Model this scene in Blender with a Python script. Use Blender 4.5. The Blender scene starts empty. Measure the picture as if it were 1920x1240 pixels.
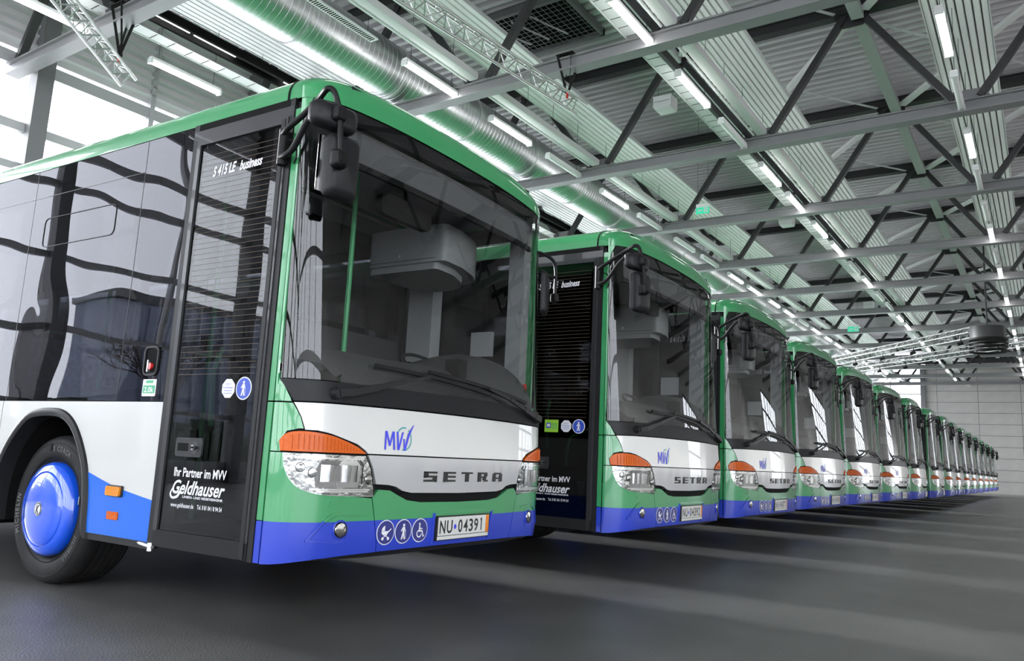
import bpy, math, random
from mathutils import Matrix, Vector
random.seed(7)
PI = math.pi
scene = bpy.context.scene
COL = scene.collection

# ---------------------------------------------------------------- camera
CAM = (3.3142, -2.70, 0.955)
ROT = ((0.83025323, 0.04870619, 0.55525425),
       (0.55530041, -0.15838181, -0.81642921),
       (0.04817702, 0.9861759, -0.15854358))
cam_d = bpy.data.cameras.new('camera')
cam = bpy.data.objects.new('camera', cam_d)
COL.objects.link(cam)
cam_d.sensor_width = 36.0
cam_d.lens = 1482.0 / 1920.0 * 36.0
cam_d.clip_start = 0.05
cam_d.clip_end = 400
cam.matrix_world = Matrix.Translation(CAM) @ Matrix(ROT).to_4x4()
scene.camera = cam

# ---------------------------------------------------------------- daylight, exposure
world = bpy.data.worlds.new('world')
scene.world = world
world.use_nodes = True
bg = world.node_tree.nodes['Background']
sun_d = bpy.data.lights.new('low_daylight', 'SUN')
sun_d.energy = 8.0
sun_d.angle = math.radians(7)
sun = bpy.data.objects.new('low_daylight', sun_d)
COL.objects.link(sun)
sun.rotation_euler = Vector((1, 0.01, -0.15)).to_track_quat('-Z', 'Y').to_euler()
bg.inputs[0].default_value = (0.93, 0.955, 1.0, 1)
bg.inputs[1].default_value = 3.0
scene.view_settings.view_transform = 'Standard'
scene.view_settings.look = 'None'
scene.view_settings.exposure = 1.6
scene.view_settings.gamma = 1.0
scene.view_settings.use_curve_mapping = False
scene.cycles.max_bounces = 9
scene.cycles.transparent_max_bounces = 24
scene.cycles.glossy_bounces = 5
scene.cycles.sample_clamp_indirect = 6.0
LIT = 6.0          # strength of the lit fluorescent diffusers


# ---------------------------------------------------------------- materials
def mat(name, col, rough=0.5, metal=0.0, coat=0.0, spec=0.5, noise=0.0, nscale=8.0, bump=0.0, bscale=60.0, emit=None, es=1.0, coat_r=0.03, ior=1.5):
    m = bpy.data.materials.new(name)
    m.use_nodes = True
    nt = m.node_tree
    b = nt.nodes['Principled BSDF']
    b.inputs['Base Color'].default_value = (*col, 1)
    b.inputs['Roughness'].default_value = rough
    b.inputs['Metallic'].default_value = metal
    b.inputs['Coat Weight'].default_value = coat
    b.inputs['Coat Roughness'].default_value = coat_r
    b.inputs['Specular IOR Level'].default_value = spec
    b.inputs['IOR'].default_value = ior
    tc = nt.nodes.new('ShaderNodeTexCoord')
    if noise > 0:
        n = nt.nodes.new('ShaderNodeTexNoise')
        n.inputs['Scale'].default_value = nscale
        n.inputs['Detail'].default_value = 5
        nt.links.new(tc.outputs['Object'], n.inputs['Vector'])
        r = nt.nodes.new('ShaderNodeMapRange')
        r.inputs['From Min'].default_value = 0.3
        r.inputs['From Max'].default_value = 0.7
        r.inputs['To Min'].default_value = 1 - noise
        r.inputs['To Max'].default_value = 1 + noise
        nt.links.new(n.outputs['Fac'], r.inputs['Value'])
        mx = nt.nodes.new('ShaderNodeVectorMath')
        mx.operation = 'SCALE'
        mx.inputs[0].default_value = col
        nt.links.new(r.outputs[0], mx.inputs['Scale'])
        nt.links.new(mx.outputs[0], b.inputs['Base Color'])
    if bump > 0:
        n2 = nt.nodes.new('ShaderNodeTexNoise')
        n2.inputs['Scale'].default_value = bscale
        n2.inputs['Detail'].default_value = 3
        nt.links.new(tc.outputs['Object'], n2.inputs['Vector'])
        bp = nt.nodes.new('ShaderNodeBump')
        bp.inputs['Strength'].default_value = bump
        bp.inputs['Distance'].default_value = 0.01
        nt.links.new(n2.outputs['Fac'], bp.inputs['Height'])
        nt.links.new(bp.outputs[0], b.inputs['Normal'])
    if emit:
        b.inputs['Emission Color'].default_value = (*emit, 1)
        b.inputs['Emission Strength'].default_value = es
    return m


def glass(name, tint, ior=1.5, wobble=0.0, wscale=1.5, rough=0.0, gl=(1, 1, 1)):
    """thin pane: mirror reflection by Fresnel over a tinted view through"""
    m = bpy.data.materials.new(name)
    m.use_nodes = True
    nt = m.node_tree
    nt.nodes.clear()
    out = nt.nodes.new('ShaderNodeOutputMaterial')
    mix = nt.nodes.new('ShaderNodeMixShader')
    tr = nt.nodes.new('ShaderNodeBsdfTransparent')
    tr.inputs[0].default_value = (*tint, 1)
    g = nt.nodes.new('ShaderNodeBsdfGlossy')
    g.inputs['Roughness'].default_value = rough
    g.inputs['Color'].default_value = (*gl, 1)
    f0 = ((ior - 1) / (ior + 1)) ** 2
    lw = nt.nodes.new('ShaderNodeLayerWeight')
    lw.inputs['Blend'].default_value = 0.5
    pw = nt.nodes.new('ShaderNodeMath'); pw.operation = 'POWER'
    pw.inputs[1].default_value = 5.0
    nt.links.new(lw.outputs['Facing'], pw.inputs[0])
    ma = nt.nodes.new('ShaderNodeMath'); ma.operation = 'MULTIPLY_ADD'
    ma.inputs[1].default_value = 1 - f0
    ma.inputs[2].default_value = f0
    nt.links.new(pw.outputs[0], ma.inputs[0])
    nt.links.new(ma.outputs[0], mix.inputs[0])
    nt.links.new(tr.outputs[0], mix.inputs[1])
    nt.links.new(g.outputs[0], mix.inputs[2])
    nt.links.new(mix.outputs[0], out.inputs[0])
    if wobble > 0:
        tc = nt.nodes.new('ShaderNodeTexCoord')
        n = nt.nodes.new('ShaderNodeTexNoise')
        n.inputs['Scale'].default_value = wscale
        n.inputs['Detail'].default_value = 1
        nt.links.new(tc.outputs['Object'], n.inputs['Vector'])
        bp = nt.nodes.new('ShaderNodeBump')
        bp.inputs['Strength'].default_value = wobble
        bp.inputs['Distance'].default_value = 0.05
        nt.links.new(n.outputs['Fac'], bp.inputs['Height'])
        nt.links.new(bp.outputs[0], g.inputs['Normal'])
    return m


M = dict(
    green=mat('paint_green', (0.027, 0.225, 0.078), 0.35, coat=1.0),
    white=mat('paint_white', (0.47, 0.47, 0.455), 0.35, coat=0.9),
    silver=mat('paint_silver', (0.36, 0.36, 0.365), 0.35, metal=0.15, coat=0.9),
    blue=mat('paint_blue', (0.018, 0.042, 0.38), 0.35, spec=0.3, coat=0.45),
    sideblue_lit=mat('foil_blue_lit', (0.008, 0.105, 0.52), 0.3, spec=0.25, coat=0.3),  # lighter than the bumper blue: brighter light on the side put into the colour
    hubblue=mat('hub_blue', (0.002, 0.07, 0.60), 0.25, coat=1.0),
    black=mat('black_plastic', (0.006, 0.006, 0.0065), 0.5, spec=0.18, bump=0.05, bscale=300),
    cover=mat('grey_black_plastic', (0.012, 0.012, 0.0135), 0.42, spec=0.18, bump=0.05, bscale=400),
    rubber=mat('rubber', (0.014, 0.014, 0.015), 0.45, spec=0.18),
    doorframe=mat('door_frame_grey', (0.028, 0.028, 0.03), 0.35, spec=0.18, coat=0.3),
    gap=mat('gap_black', (0.004, 0.004, 0.004), 0.9, spec=0.18),
    tyre=mat('tyre_rubber', (0.012, 0.012, 0.012), 0.6, spec=0.18, noise=0.25, nscale=9, bump=0.15, bscale=120),
    tyretext=mat('tyre_lettering', (0.11, 0.11, 0.11), 0.6, spec=0.18),
    chrome=mat('chrome', (0.6, 0.6, 0.61), 0.08, metal=1.0, noise=0.06, nscale=30),
    facet=mat('reflector', (0.36, 0.36, 0.36), 0.12, metal=1.0, bump=0.7, bscale=16),
    steel=mat('bright_steel', (0.6, 0.6, 0.6), 0.3, metal=1.0),
    orange=mat('orange_lens', (0.46, 0.075, 0.0), 0.25, spec=0.18, coat=0.12, bump=0.3, bscale=40),
    redlens=mat('red_lens', (0.6, 0.02, 0.015), 0.2, coat=1.0),
    amber=mat('amber_lens', (0.62, 0.20, 0.0), 0.15, spec=0.18, coat=1.0),
    plate=mat('plate_white', (0.52, 0.52, 0.5), 0.35),
    plate_o=mat('plate_orange', (0.6, 0.22, 0.01), 0.4),
    ink=mat('ink_black', (0.01, 0.01, 0.01), 0.5),
    inkblue=mat('ink_blue', (0.03, 0.04, 0.55), 0.4),
    teal=mat('ink_teal', (0.05, 0.27, 0.28), 0.4),
    navy=mat('icon_navy', (0.01, 0.016, 0.15), 0.4, coat=0.5),
    iconblue=mat('icon_blue', (0.02, 0.055, 0.36), 0.4),
    inkwhite=mat('ink_white', (0.6, 0.6, 0.62), 0.5),
    lime=mat('sticker_lime', (0.25, 0.5, 0.03), 0.5),
    stgreen=mat('sticker_green', (0.03, 0.3, 0.14), 0.5),
    redink=mat('ink_red', (0.6, 0.04, 0.03), 0.5),
    dash=mat('dashboard_grey', (0.055, 0.055, 0.056), 0.75, spec=0.18, noise=0.15, nscale=70),
    trim=mat('interior_grey', (0.24, 0.24, 0.245), 0.6),
    trimdark=mat('interior_dark', (0.04, 0.04, 0.043), 0.7, spec=0.18),
    seat=mat('seat_fabric', (0.05, 0.06, 0.13), 0.9, noise=0.6, nscale=25),
    seatdark=mat('driver_seat', (0.01, 0.01, 0.011), 0.85, spec=0.18, noise=0.3, nscale=30),
    pole=mat('pole_green', (0.03, 0.30, 0.10), 0.35),
    blind=mat('sunblind', (0.05, 0.05, 0.05), 0.8),
    copper=mat('heating_wire', (0.10, 0.075, 0.05), 0.6),
    windshield=glass('windshield_glass', (0.74, 0.76, 0.755), 1.6, 0.05, 1.2, gl=(.85, .85, .86)),
    tint=glass('tinted_glass', (0.10, 0.104, 0.118), 1.8, 0.30, 0.9, gl=(0.56, 0.56, 0.60)),
    doorglass=glass('door_glass', (0.42, 0.43, 0.44), 1.6, 0.05, 1.0, gl=(.7, .7, .72)),
    lens=glass('clear_lens', (0.94, 0.95, 0.95), 1.3),
    pane=glass('window_pane', (0.93, 0.94, 0.95), 1.45),
    mirrorglass=mat('mirror_glass', (0.8, 0.8, 0.8), 0.03, metal=1.0),
    # hall
    floor=mat('asphalt_floor', (0.078, 0.0765, 0.074), 0.36, noise=0.22, nscale=1.3, bump=0.35, bscale=90),
    ground=mat('outside_paving', (0.6, 0.6, 0.6), 0.9, noise=0.2, nscale=0.6),  # tone raised so the ground bounces daylight up to the ceiling
    deck=mat('roof_deck_tinted', (0.70, 0.66, 0.69), 0.5),  # grey tinted magenta to offset green light bounced off the bus roofs
    steelgrey=mat('steel_grey', (0.18, 0.177, 0.182), 0.45, noise=0.05, nscale=3),
    steeldark=mat('steel_dark', (0.032, 0.031, 0.033), 0.5),
    steellight=mat('steel_light', (0.6, 0.6, 0.6), 0.45),
    panel=mat('radiant_panel', (0.85, 0.85, 0.84), 0.4),
    duct=mat('galvanised_duct', (0.66, 0.66, 0.67), 0.36, metal=1.0, bump=0.06, bscale=25),
    ductband=mat('duct_collar', (0.7, 0.7, 0.7), 0.35, metal=0.8),
    alu=mat('aluminium', (0.40, 0.40, 0.40), 0.35, metal=0.7),
    wallpanel=mat('wall_panel', (0.42, 0.41, 0.39), 0.7, noise=0.05, nscale=1.5),
    cladding=mat('wall_cladding', (0.60, 0.585, 0.595), 0.55),
    frame=mat('window_frame', (0.42, 0.42, 0.43), 0.45),
    column=mat('column_grey', (0.15, 0.15, 0.155), 0.5),
    fixture=mat('fixture_housing', (0.8, 0.8, 0.8), 0.4),
    off=mat('diffuser_off', (0.72, 0.73, 0.72), 0.35),
    lit=mat('diffuser_lit', (0.9, 0.9, 0.9), 0.4, emit=(1, 1, 1), es=LIT),
    exitg=mat('exit_green', (0.02, 0.30, 0.17), 0.4, emit=(0.03, 0.55, 0.3), es=0.3),
    sling=mat('black_sling', (0.01, 0.01, 0.01), 0.8, spec=0.18),
    bark=mat('bark', (0.035, 0.03, 0.027), 0.9),
    hedge=mat('dark_hedge', (0.02, 0.03, 0.02), 0.95),
    warewall=mat('warehouse_sheet', (0.12, 0.14, 0.20), 0.6),
    speaker=mat('speaker_black', (0.012, 0.012, 0.012), 0.6, spec=0.18),
    box=mat('unit_grey', (0.7, 0.7, 0.7), 0.6),
)


# ---------------------------------------------------------------- mesh helpers
class MB:
    def __init__(s):
        s.v, s.f, s.m, s.mats = [], [], [], []

    def mi(s, m):
        if m not in s.mats:
            s.mats.append(m)
        return s.mats.index(m)

    def face(s, idx, m):
        s.f.append(tuple(idx))
        s.m.append(s.mi(m))

    def box(s, a, b, m):
        x0, x1 = sorted((a[0], b[0])); y0, y1 = sorted((a[1], b[1])); z0, z1 = sorted((a[2], b[2]))
        n = len(s.v)
        s.v += [(x, y, z) for z in (z0, z1) for y in (y0, y1) for x in (x0, x1)]
        for q in ((0, 2, 3, 1), (4, 5, 7, 6), (0, 1, 5, 4), (2, 6, 7, 3), (0, 4, 6, 2), (1, 3, 7, 5)):
            s.face([n + i for i in q], m)
        return s

    def bar(s, p, q, w, h, m, up=(0, 0, 1)):
        """rectangular bar from p to q"""
        p, q = Vector(p), Vector(q)
        d = (q - p).normalized()
        u = Vector(up)
        if abs(d.dot(u)) > 0.98:
            u = Vector((1, 0, 0))
        r = d.cross(u).normalized()
        u = r.cross(d).normalized()
        n = len(s.v)
        for c in (p, q):
            for a, b in ((-1, -1), (1, -1), (1, 1), (-1, 1)):
                s.v.append(tuple(c + r * a * w / 2 + u * b * h / 2))
        for i in range(4):
            j = (i + 1) % 4
            s.face((n + i, n + j, n + 4 + j, n + 4 + i), m)
        s.face((n + 3, n + 2, n + 1, n), m)
        s.face((n + 4, n + 5, n + 6, n + 7), m)
        return s

    def tube(s, pts, r, m, seg=10, cap=True):
        pts = [Vector(p) for p in pts]
        rs = r if isinstance(r, (list, tuple)) else [r] * len(pts)
        n0 = len(s.v)
        ref = None
        for i, p in enumerate(pts):
            a = pts[max(0, i - 1)]
            b = pts[min(len(pts) - 1, i + 1)]
            d = (b - a).normalized()
            if ref is None:
                ref = Vector((0, 0, 1)) if abs(d.z) < 0.9 else Vector((1, 0, 0))
            x = d.cross(ref).normalized()
            y = d.cross(x).normalized()
            ref = -y
            for k in range(seg):
                t = 2 * PI * k / seg
                s.v.append(tuple(p + x * math.cos(t) * rs[i] + y * math.sin(t) * rs[i]))
        for i in range(len(pts) - 1):
            for k in range(seg):
                k2 = (k + 1) % seg
                a = n0 + i * seg
                s.face((a + k, a + seg + k, a + seg + k2, a + k2), m)
        if cap:
            s.face([n0 + k for k in range(seg)], m)
            s.face([n0 + (len(pts) - 1) * seg + k for k in reversed(range(seg))], m)
        return s

    def lathe_y(s, prof, c, m, seg=48, closed=False):
        """prof: (radius, y) list, axis along y through c (x, z); first points face -y"""
        n0 = len(s.v)
        for r, y in prof:
            for k in range(seg):
                t = 2 * PI * k / seg
                s.v.append((c[0] + r * math.cos(t), y, c[1] + r * math.sin(t)))
        ms = m if isinstance(m, list) else [m] * len(prof)
        for i in range(len(prof) - 1):
            for k in range(seg):
                k2 = (k + 1) % seg
                a = n0 + i * seg
                s.face((a + k, a + k2, a + seg + k2, a + seg + k), ms[i])
        return s

    def prism(s, poly, fn, d0, d1, m):
        """poly (u,v) ccw; fn(u,v,d) -> point"""
        n = len(s.v)
        k = len(poly)
        s.v += [fn(u, v, d0) for u, v in poly] + [fn(u, v, d1) for u, v in poly]
        s.face([n + i for i in range(k)], m)
        s.face([n + k + i for i in reversed(range(k))], m)
        for i in range(k):
            j = (i + 1) % k
            s.face((n + j, n + i, n + k + i, n + k + j), m)
        return s

    def patch(s, outline, fn, us, vs, m, off=0.0, depth=0.01, m2=None, split=None):
        """outline (u,v) ccw clipped to the grid us x vs, mapped by fn(u,v,off); the rim goes depth deeper"""
        key = {}
        faces = []

        def vid(u, v):
            k = (round(u, 5), round(v, 5))
            if k not in key:
                key[k] = len(s.v)
                s.v.append(fn(u, v, off))
            return key[k]
        umin = min(p[0] for p in outline); umax = max(p[0] for p in outline)
        vmin = min(p[1] for p in outline); vmax = max(p[1] for p in outline)
        us = sorted(set([umin, umax] + [u for u in us if umin < u < umax]))
        vs = list(vs) + ([split] if split is not None else [])
        vs = sorted(set([vmin, vmax] + [v for v in vs if vmin < v < vmax]))
        for i in range(len(us) - 1):
            colp = clip(clip(outline, 0, us[i], 1), 0, us[i + 1], -1)
            if len(colp) < 3:
                continue
            for j in range(len(vs) - 1):
                c = clip(clip(colp, 1, vs[j], 1), 1, vs[j + 1], -1)
                if len(c) < 3:
                    continue
                ids = []
                for p in c:
                    q = vid(*p)
                    if not ids or ids[-1] != q:
                        ids.append(q)
                if ids and ids[0] == ids[-1]:
                    ids.pop()
                if len(set(ids)) < 3:
                    continue
                if len(set(ids)) != len(ids):
                    u2 = []
                    for q in ids:
                        if q not in u2:
                            u2.append(q)
                    ids = u2
                mm = m2 if (m2 and (vs[j] + vs[j + 1]) / 2 > split) else m
                s.face(ids, mm)
                faces.append((ids, mm))
        if depth:
            inv = {v: k for k, v in key.items()}
            edge = {}
            for ids, mm in faces:
                for a, b in zip(ids, ids[1:] + ids[:1]):
                    edge[(a, b)] = mm
            deep = {}
            for (a, b), mm in list(edge.items()):
                if (b, a) in edge:
                    continue
                q = []
                for w in (a, b):
                    if w not in deep:
                        deep[w] = len(s.v)
                        s.v.append(fn(inv[w][0], inv[w][1], off - depth))
                    q.append(deep[w])
                s.face((b, a, q[0], q[1]), mm)
        return s

    def geo(s, g, fn, m):
        vs, fs = g
        n = len(s.v)
        s.v += [fn(x, y) for x, y in vs]
        for f in fs:
            s.face([n + i for i in f], m)
        return s

    def build(s, name, parent=None, smooth=30, kind=None):
        me = bpy.data.meshes.new(name)
        me.from_pydata(s.v, [], s.f)
        for k in s.mats:
            me.materials.append(M[k])
        me.polygons.foreach_set('material_index', s.m)
        me.update()
        if smooth:
            me.polygons.foreach_set('use_smooth', [True] * len(me.polygons))
            me.set_sharp_from_angle(angle=math.radians(smooth))
        o = bpy.data.objects.new(name, me)
        COL.objects.link(o)
        if parent:
            o.parent = parent
        if kind:
            o['kind'] = kind
        return o


def clip(poly, ax, val, sgn):
    out = []
    n = len(poly)
    if n == 0:
        return out
    for i in range(n):
        a, b = poly[i], poly[(i + 1) % n]
        da, db = (a[ax] - val) * sgn, (b[ax] - val) * sgn
        if da >= -1e-9:
            out.append(a)
        if (da > 1e-9 and db < -1e-9) or (da < -1e-9 and db > 1e-9):
            t = da / (da - db)
            out.append((a[0] + (b[0] - a[0]) * t, a[1] + (b[1] - a[1]) * t))
    return out


def ccw(p):
    a = sum(p[i][0] * p[(i + 1) % len(p)][1] - p[(i + 1) % len(p)][0] * p[i][1] for i in range(len(p)))
    return p if a > 0 else p[::-1]


def rounded(p, r, n=5):
    """round every corner of a polygon; r number or per-corner list"""
    out = []
    k = len(p)
    for i in range(k):
        rr = r[i] if isinstance(r, (list, tuple)) else r
        a, b, c = Vector(p[i - 1]), Vector(p[i]), Vector(p[(i + 1) % k])
        if rr <= 0:
            out.append(tuple(b)); continue
        d1, d2 = (a - b), (c - b)
        q = min(rr, d1.length * .48, d2.length * .48)
        s_, e = b + d1.normalized() * q, b + d2.normalized() * q
        for j in range(n + 1):
            t = j / n
            out.append(tuple(s_ * (1 - t) ** 2 + b * 2 * t * (1 - t) + e * t * t))
    return out


def smoothline(p, n=4, closed=False):
    """Catmull-Rom through p"""
    out = []
    k = len(p)
    rng = range(k) if closed else range(k - 1)
    for i in rng:
        p0 = p[(i - 1) % k] if closed or i > 0 else p[0]
        p1, p2 = p[i], p[(i + 1) % k]
        p3 = p[(i + 2) % k] if closed or i + 2 < k else p[-1]
        for j in range(n):
            t = j / n
            out.append(tuple(0.5 * (2 * b + (c - a) * t + (2 * a - 5 * b + 4 * c - d) * t * t + (-a + 3 * b - 3 * c + d) * t ** 3)
                             for a, b, c, d in zip(p0, p1, p2, p3)))
    if not closed:
        out.append(tuple(p[-1]))
    return out


def circle(cx, cz, rx, rz=None, n=32):
    rz = rz or rx
    return [(cx + rx * math.cos(2 * PI * i / n), cz + rz * math.sin(2 * PI * i / n)) for i in range(n)]


def rect(x0, z0, x1, z1):
    return [(x0, z0), (x1, z0), (x1, z1), (x0, z1)]


_txt = {}


def text(s_, bold=0.0, shear=0.0):
    """flat text outline as (verts, faces), height of capitals 1, starting at x = 0"""
    k = (s_, bold, shear)
    if k not in _txt:
        cu = bpy.data.curves.new('t', 'FONT')
        cu.body = s_
        cu.offset = bold
        cu.shear = shear
        cu.resolution_u = 3
        o = bpy.data.objects.new('t', cu)
        COL.objects.link(o)
        dg = bpy.context.evaluated_depsgraph_get()
        me = o.evaluated_get(dg).to_mesh()
        vs = [(v.co.x, v.co.y) for v in me.vertices]
        fs = [tuple(p.vertices) for p in me.polygons]
        bpy.data.objects.remove(o)
        bpy.data.curves.remove(cu)
        x0 = min(v[0] for v in vs)
        h = 0.729
        vs = [((x - x0) / h, y / h) for x, y in vs]
        _txt[k] = (vs, fs)
    return _txt[k]


def text_at(mb, s_, x0, z0, x1, h, fn, m, bold=0.0, shear=0.0, slope=0.0):
    vs, fs = text(s_, bold, shear)
    w = max(v[0] for v in vs)
    k = (x1 - x0) / w
    mb.geo(([(x0 + x * k, z0 + y * h + slope * x * k) for x, y in vs], fs), fn, m)


def empty(name, loc=(0, 0, 0), rz=0.0, parent=None, label=None, cat=None, group=None):
    o = bpy.data.objects.new(name, None)
    COL.objects.link(o)
    o.location = loc
    o.rotation_euler = (0, 0, rz)
    o.empty_display_size = 0.2
    if parent:
        o.parent = parent
    tag(o, label, cat, group)
    return o


def tag(o, label=None, cat=None, group=None, kind=None):
    if label: o['label'] = label
    if cat: o['category'] = cat
    if group: o['group'] = group
    if kind: o['kind'] = kind
    return o


def kids(o):
    return [c for c in ALLKIDS.get(o.name, [])]


ORD = ['nearest', 'second', 'third', 'fourth', 'fifth', 'sixth', 'seventh', 'eighth', 'ninth', 'tenth', 'eleventh', 'twelfth', 'thirteenth',
       'fourteenth', 'fifteenth', 'sixteenth', 'seventeenth', 'eighteenth', 'nineteenth', 'twentieth', 'twenty-first', 'twenty-second',
       'twenty-third', 'twenty-fourth', 'twenty-fifth', 'twenty-sixth', 'twenty-seventh', 'twenty-eighth', 'twenty-ninth', 'thirtieth']

# ================================================================ the hall
TY = [3.72 + 5.02 * i for i in range(-2, 13)]      # roof trusses (y)
YB = 68.0                                          # back wall
XL, XR, YF = -13.2, 14.0, -13.0                    # window wall left, right wall, glazed wall behind the camera
ZD = 10.8                                          # underside of the roof deck

floor = tag(MB().box((XL - .2, YF - .2, -0.2), (XR, YB, 0), 'floor').build('floor', smooth=0), 'dark grey asphalt floor with pale stripes of daylight between the buses', kind='structure')
ground = tag(MB().box((-90, -90, -0.3), (90, 130, -0.21), 'ground').build('outside_ground', smooth=0), 'grey paving outside the hall', kind='structure')

# ---- ceiling: corrugated deck, one sheet per bay
ceiling = MB().box((XL - .3, YF - .3, ZD + .26), (XR + .2, YB + .2, ZD + .4), 'steelgrey').build('ceiling', smooth=0)
tag(ceiling, 'corrugated grey steel roof deck above the trusses', kind='structure')


def sheet(y0, y1):
    mb = MB()
    n = 18
    p = (y1 - y0) / n
    pr = []
    for i in range(n):
        y = y0 + i * p
        pr += [(y, ZD), (y + .44 * p, ZD), (y + .52 * p, ZD + .24), (y + .92 * p, ZD + .24)]
    pr.append((y1, ZD))
    for i in range(len(pr) - 1):
        a, b = pr[i], pr[i + 1]
        k = len(mb.v)
        mb.v += [(XL, a[0], a[1]), (XL, b[0], b[1]), (XR, b[0], b[1]), (XR, a[0], a[1])]
        mb.face((k, k + 1, k + 2, k + 3), 'deck')
    return mb


for i in range(len(TY)):
    y0 = TY[i]
    y1 = TY[i + 1] if i + 1 < len(TY) else YB
    if i == 0:
        y0 = YF
    sheet(y0, y1).build('roof_sheet', ceiling, smooth=0)

# ---- smoke vent opening in the deck
vt = empty('roof_vent', (-5.9, 11.3, ZD - .06), label='dark square roof vent with wire grille above the first truss bay', cat='roof vent')
b_ = MB()
for a, b in (((-1.25, -.9, -.14), (1.25, -.82, .02)), ((-1.25, .82, -.14), (1.25, .9, .02)), ((-1.25, -.9, -.14), (-1.17, .9, .02)), ((1.17, -.9, -.14), (1.25, .9, .02))):
    b_.box(a, b, 'steelgrey')
b_.build('vent_frame', vt, smooth=0)
MB().box((-1.17, -.82, -.02), (1.17, .82, 0), 'gap').build('opening', vt, smooth=0)
b_ = MB()
for i in range(17):
    b_.box((-1.17 + i * .14, -.82, -.10), (-1.16 + i * .14, .82, -.092), 'alu')
for i in range(11):
    b_.box((-1.17, -.75 + i * .15, -.092), (1.17, -.74 + i * .15, -.084), 'alu')
tag(b_.build('wire_grille', vt, smooth=0), kind='stuff')
for i in range(3):
    MB().tube([(-.9 + .5 * i, -.5, -.06), (-.5 + .5 * i, .5, -.09)], .022, 'steellight', 8).build('strut', vt)

# ---- trusses
NX = [-13.2 + 0, -9.45, -5.52, -1.56, 2.36, 6.3, 10.2]
AX = [-11.4, -7.6, -3.6, 0.36, 4.32, 8.25, 12.2]


def hbeam(mb, x0, x1, y, z0, z1, w, m, t=.02):
    mb.box((x0, y - w / 2, z0), (x1, y + w / 2, z0 + t), m)
    mb.box((x0, y - w / 2, z1 - t), (x1, y + w / 2, z1), m)
    mb.box((x0, y - .07, z0 + t), (x1, y + .07, z1 - t), m)


truss_parts = []
tp = []
mb = MB()
hb = mb
hbeam(hb, XL, XR, 0, -.12, .12, .26, 'steelgrey', .03)
tp.append(('bottom_chord', mb, (0, 0, 7.97)))
mb = MB()
hbeam(mb, XL, XR, 0, -.12, .12, .24, 'steeldark', .03)
tp.append(('top_chord', mb, (0, 0, 10.58)))


def truss(y, i):
    t = empty('roof_truss', (0, y, 0), label='%s roof truss from the camera, grey steel lattice girder over the buses' % ORD[i], cat='roof truss', group='steel roof trusses')
    for name, m_, loc in tp:
        if not hasattr(m_, 'obj'):
            m_.obj = m_.build(name, None, smooth=0)
            o = m_.obj
        else:
            o = m_.obj.copy(); COL.objects.link(o)
        o.parent = t; o.location = loc
    for k, nx in enumerate(NX):
        for ax in AX:
            if abs(ax - nx) < 2.2:
                key = round(ax - nx, 2)
                if key not in DG:
                    m_ = MB()
                    d = ax - nx
                    sx = 1 if d > 0 else -1
                    p, q = (sx * .22, 0, 0.05), (d - sx * .12, 0, 2.42)
                    m_.bar(p, q, .13, .14, 'steeldark', up=(0, 1, 0))
                    DG[key] = m_.build('diagonal', None, smooth=0)
                    o = DG[key]
                else:
                    o = DG[key].copy(); COL.objects.link(o)
                o.parent = t; o.location = (nx, 0, 8.09)
        for nm, xx, zz, mk in (('gusset_plate', nx, 8.09, 'g0'),):
            o = GS[mk].copy(); COL.objects.link(o); o.parent = t; o.location = (xx, 0, zz)
    for ax in AX:
        o = GS['g1'].copy(); COL.objects.link(o); o.parent = t; o.location = (ax, 0, 10.46)
    return t


DG, GS = {}, {}
g = MB().prism([(-.42, 0), (.42, 0), (.26, .22), (-.26, .22)], lambda u, v, d: (u, d, v), -.02, .02, 'steelgrey')
GS['g0'] = g.build('gusset_plate', None, smooth=0)
g = MB().prism([(-.2, -.26), (.2, -.26), (.36, 0), (-.36, 0)], lambda u, v, d: (u, d, v), -.02, .02, 'steeldark')
GS['g1'] = g.build('gusset_plate', None, smooth=0)
trusses = [truss(y, i) for i, y in enumerate([y for y in TY if y > 3])]
for y in TY[:2]:
    t = truss(y, 0)
    t['label'] = 'roof truss behind the camera, outside the picture' if y < -3 else 'roof truss just above the camera, outside the picture'
for o in GS.values():
    bpy.data.objects.remove(o)

# ---- purlins along the hall at the apexes + roof bracing
for k, ax in enumerate(AX[1:6]):
    t = empty('roof_purlin', (ax + .12, 0, 10.38), label='grey steel purlin running along the hall, %s line from the window wall' % ['first', 'second', 'third', 'fourth', 'fifth'][k], cat='purlin', group='roof purlins')
    for y0 in TY[1:]:
        y1 = min(y0 + 5.02, YB)
        MB().box((-.12, y0 + .13, -.11), (.12, y1 - .13, .05), 'steellight').build('purlin_bar', t, smooth=0)
for k, (x0, x1, ys) in enumerate((((-3.6), .36, TY[3:14]), (.36, 4.32, TY[3:14]))):
    t = empty('roof_bracing', (0, 0, 0), label=['thin light bracing rods under the deck between middle and right strip lights', 'thin light bracing rods under the deck beyond the right strip lights'][k], cat='roof bracing')
    for j, y0 in enumerate(ys):
        a, b = ((x0, y0, 10.4), (x1, y0 + 5.02, 10.4)) if k == 0 else ((x0, y0, 10.4), (x1, y0 + 5.02, 10.4))
        MB().bar((x0 + .3, y0 + .3, 10.38), (x1 - .3, min(y0 + 4.7, YB), 10.38), .07, .02, 'steellight').build('rod', t, smooth=0)
        MB().bar((x1 - .2, y0 + .2, 10.36), (x0 + .3, min(y0 + 4.7, YB), 10.36), .15, .09, 'panel').build('strut', t, smooth=0)

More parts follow.
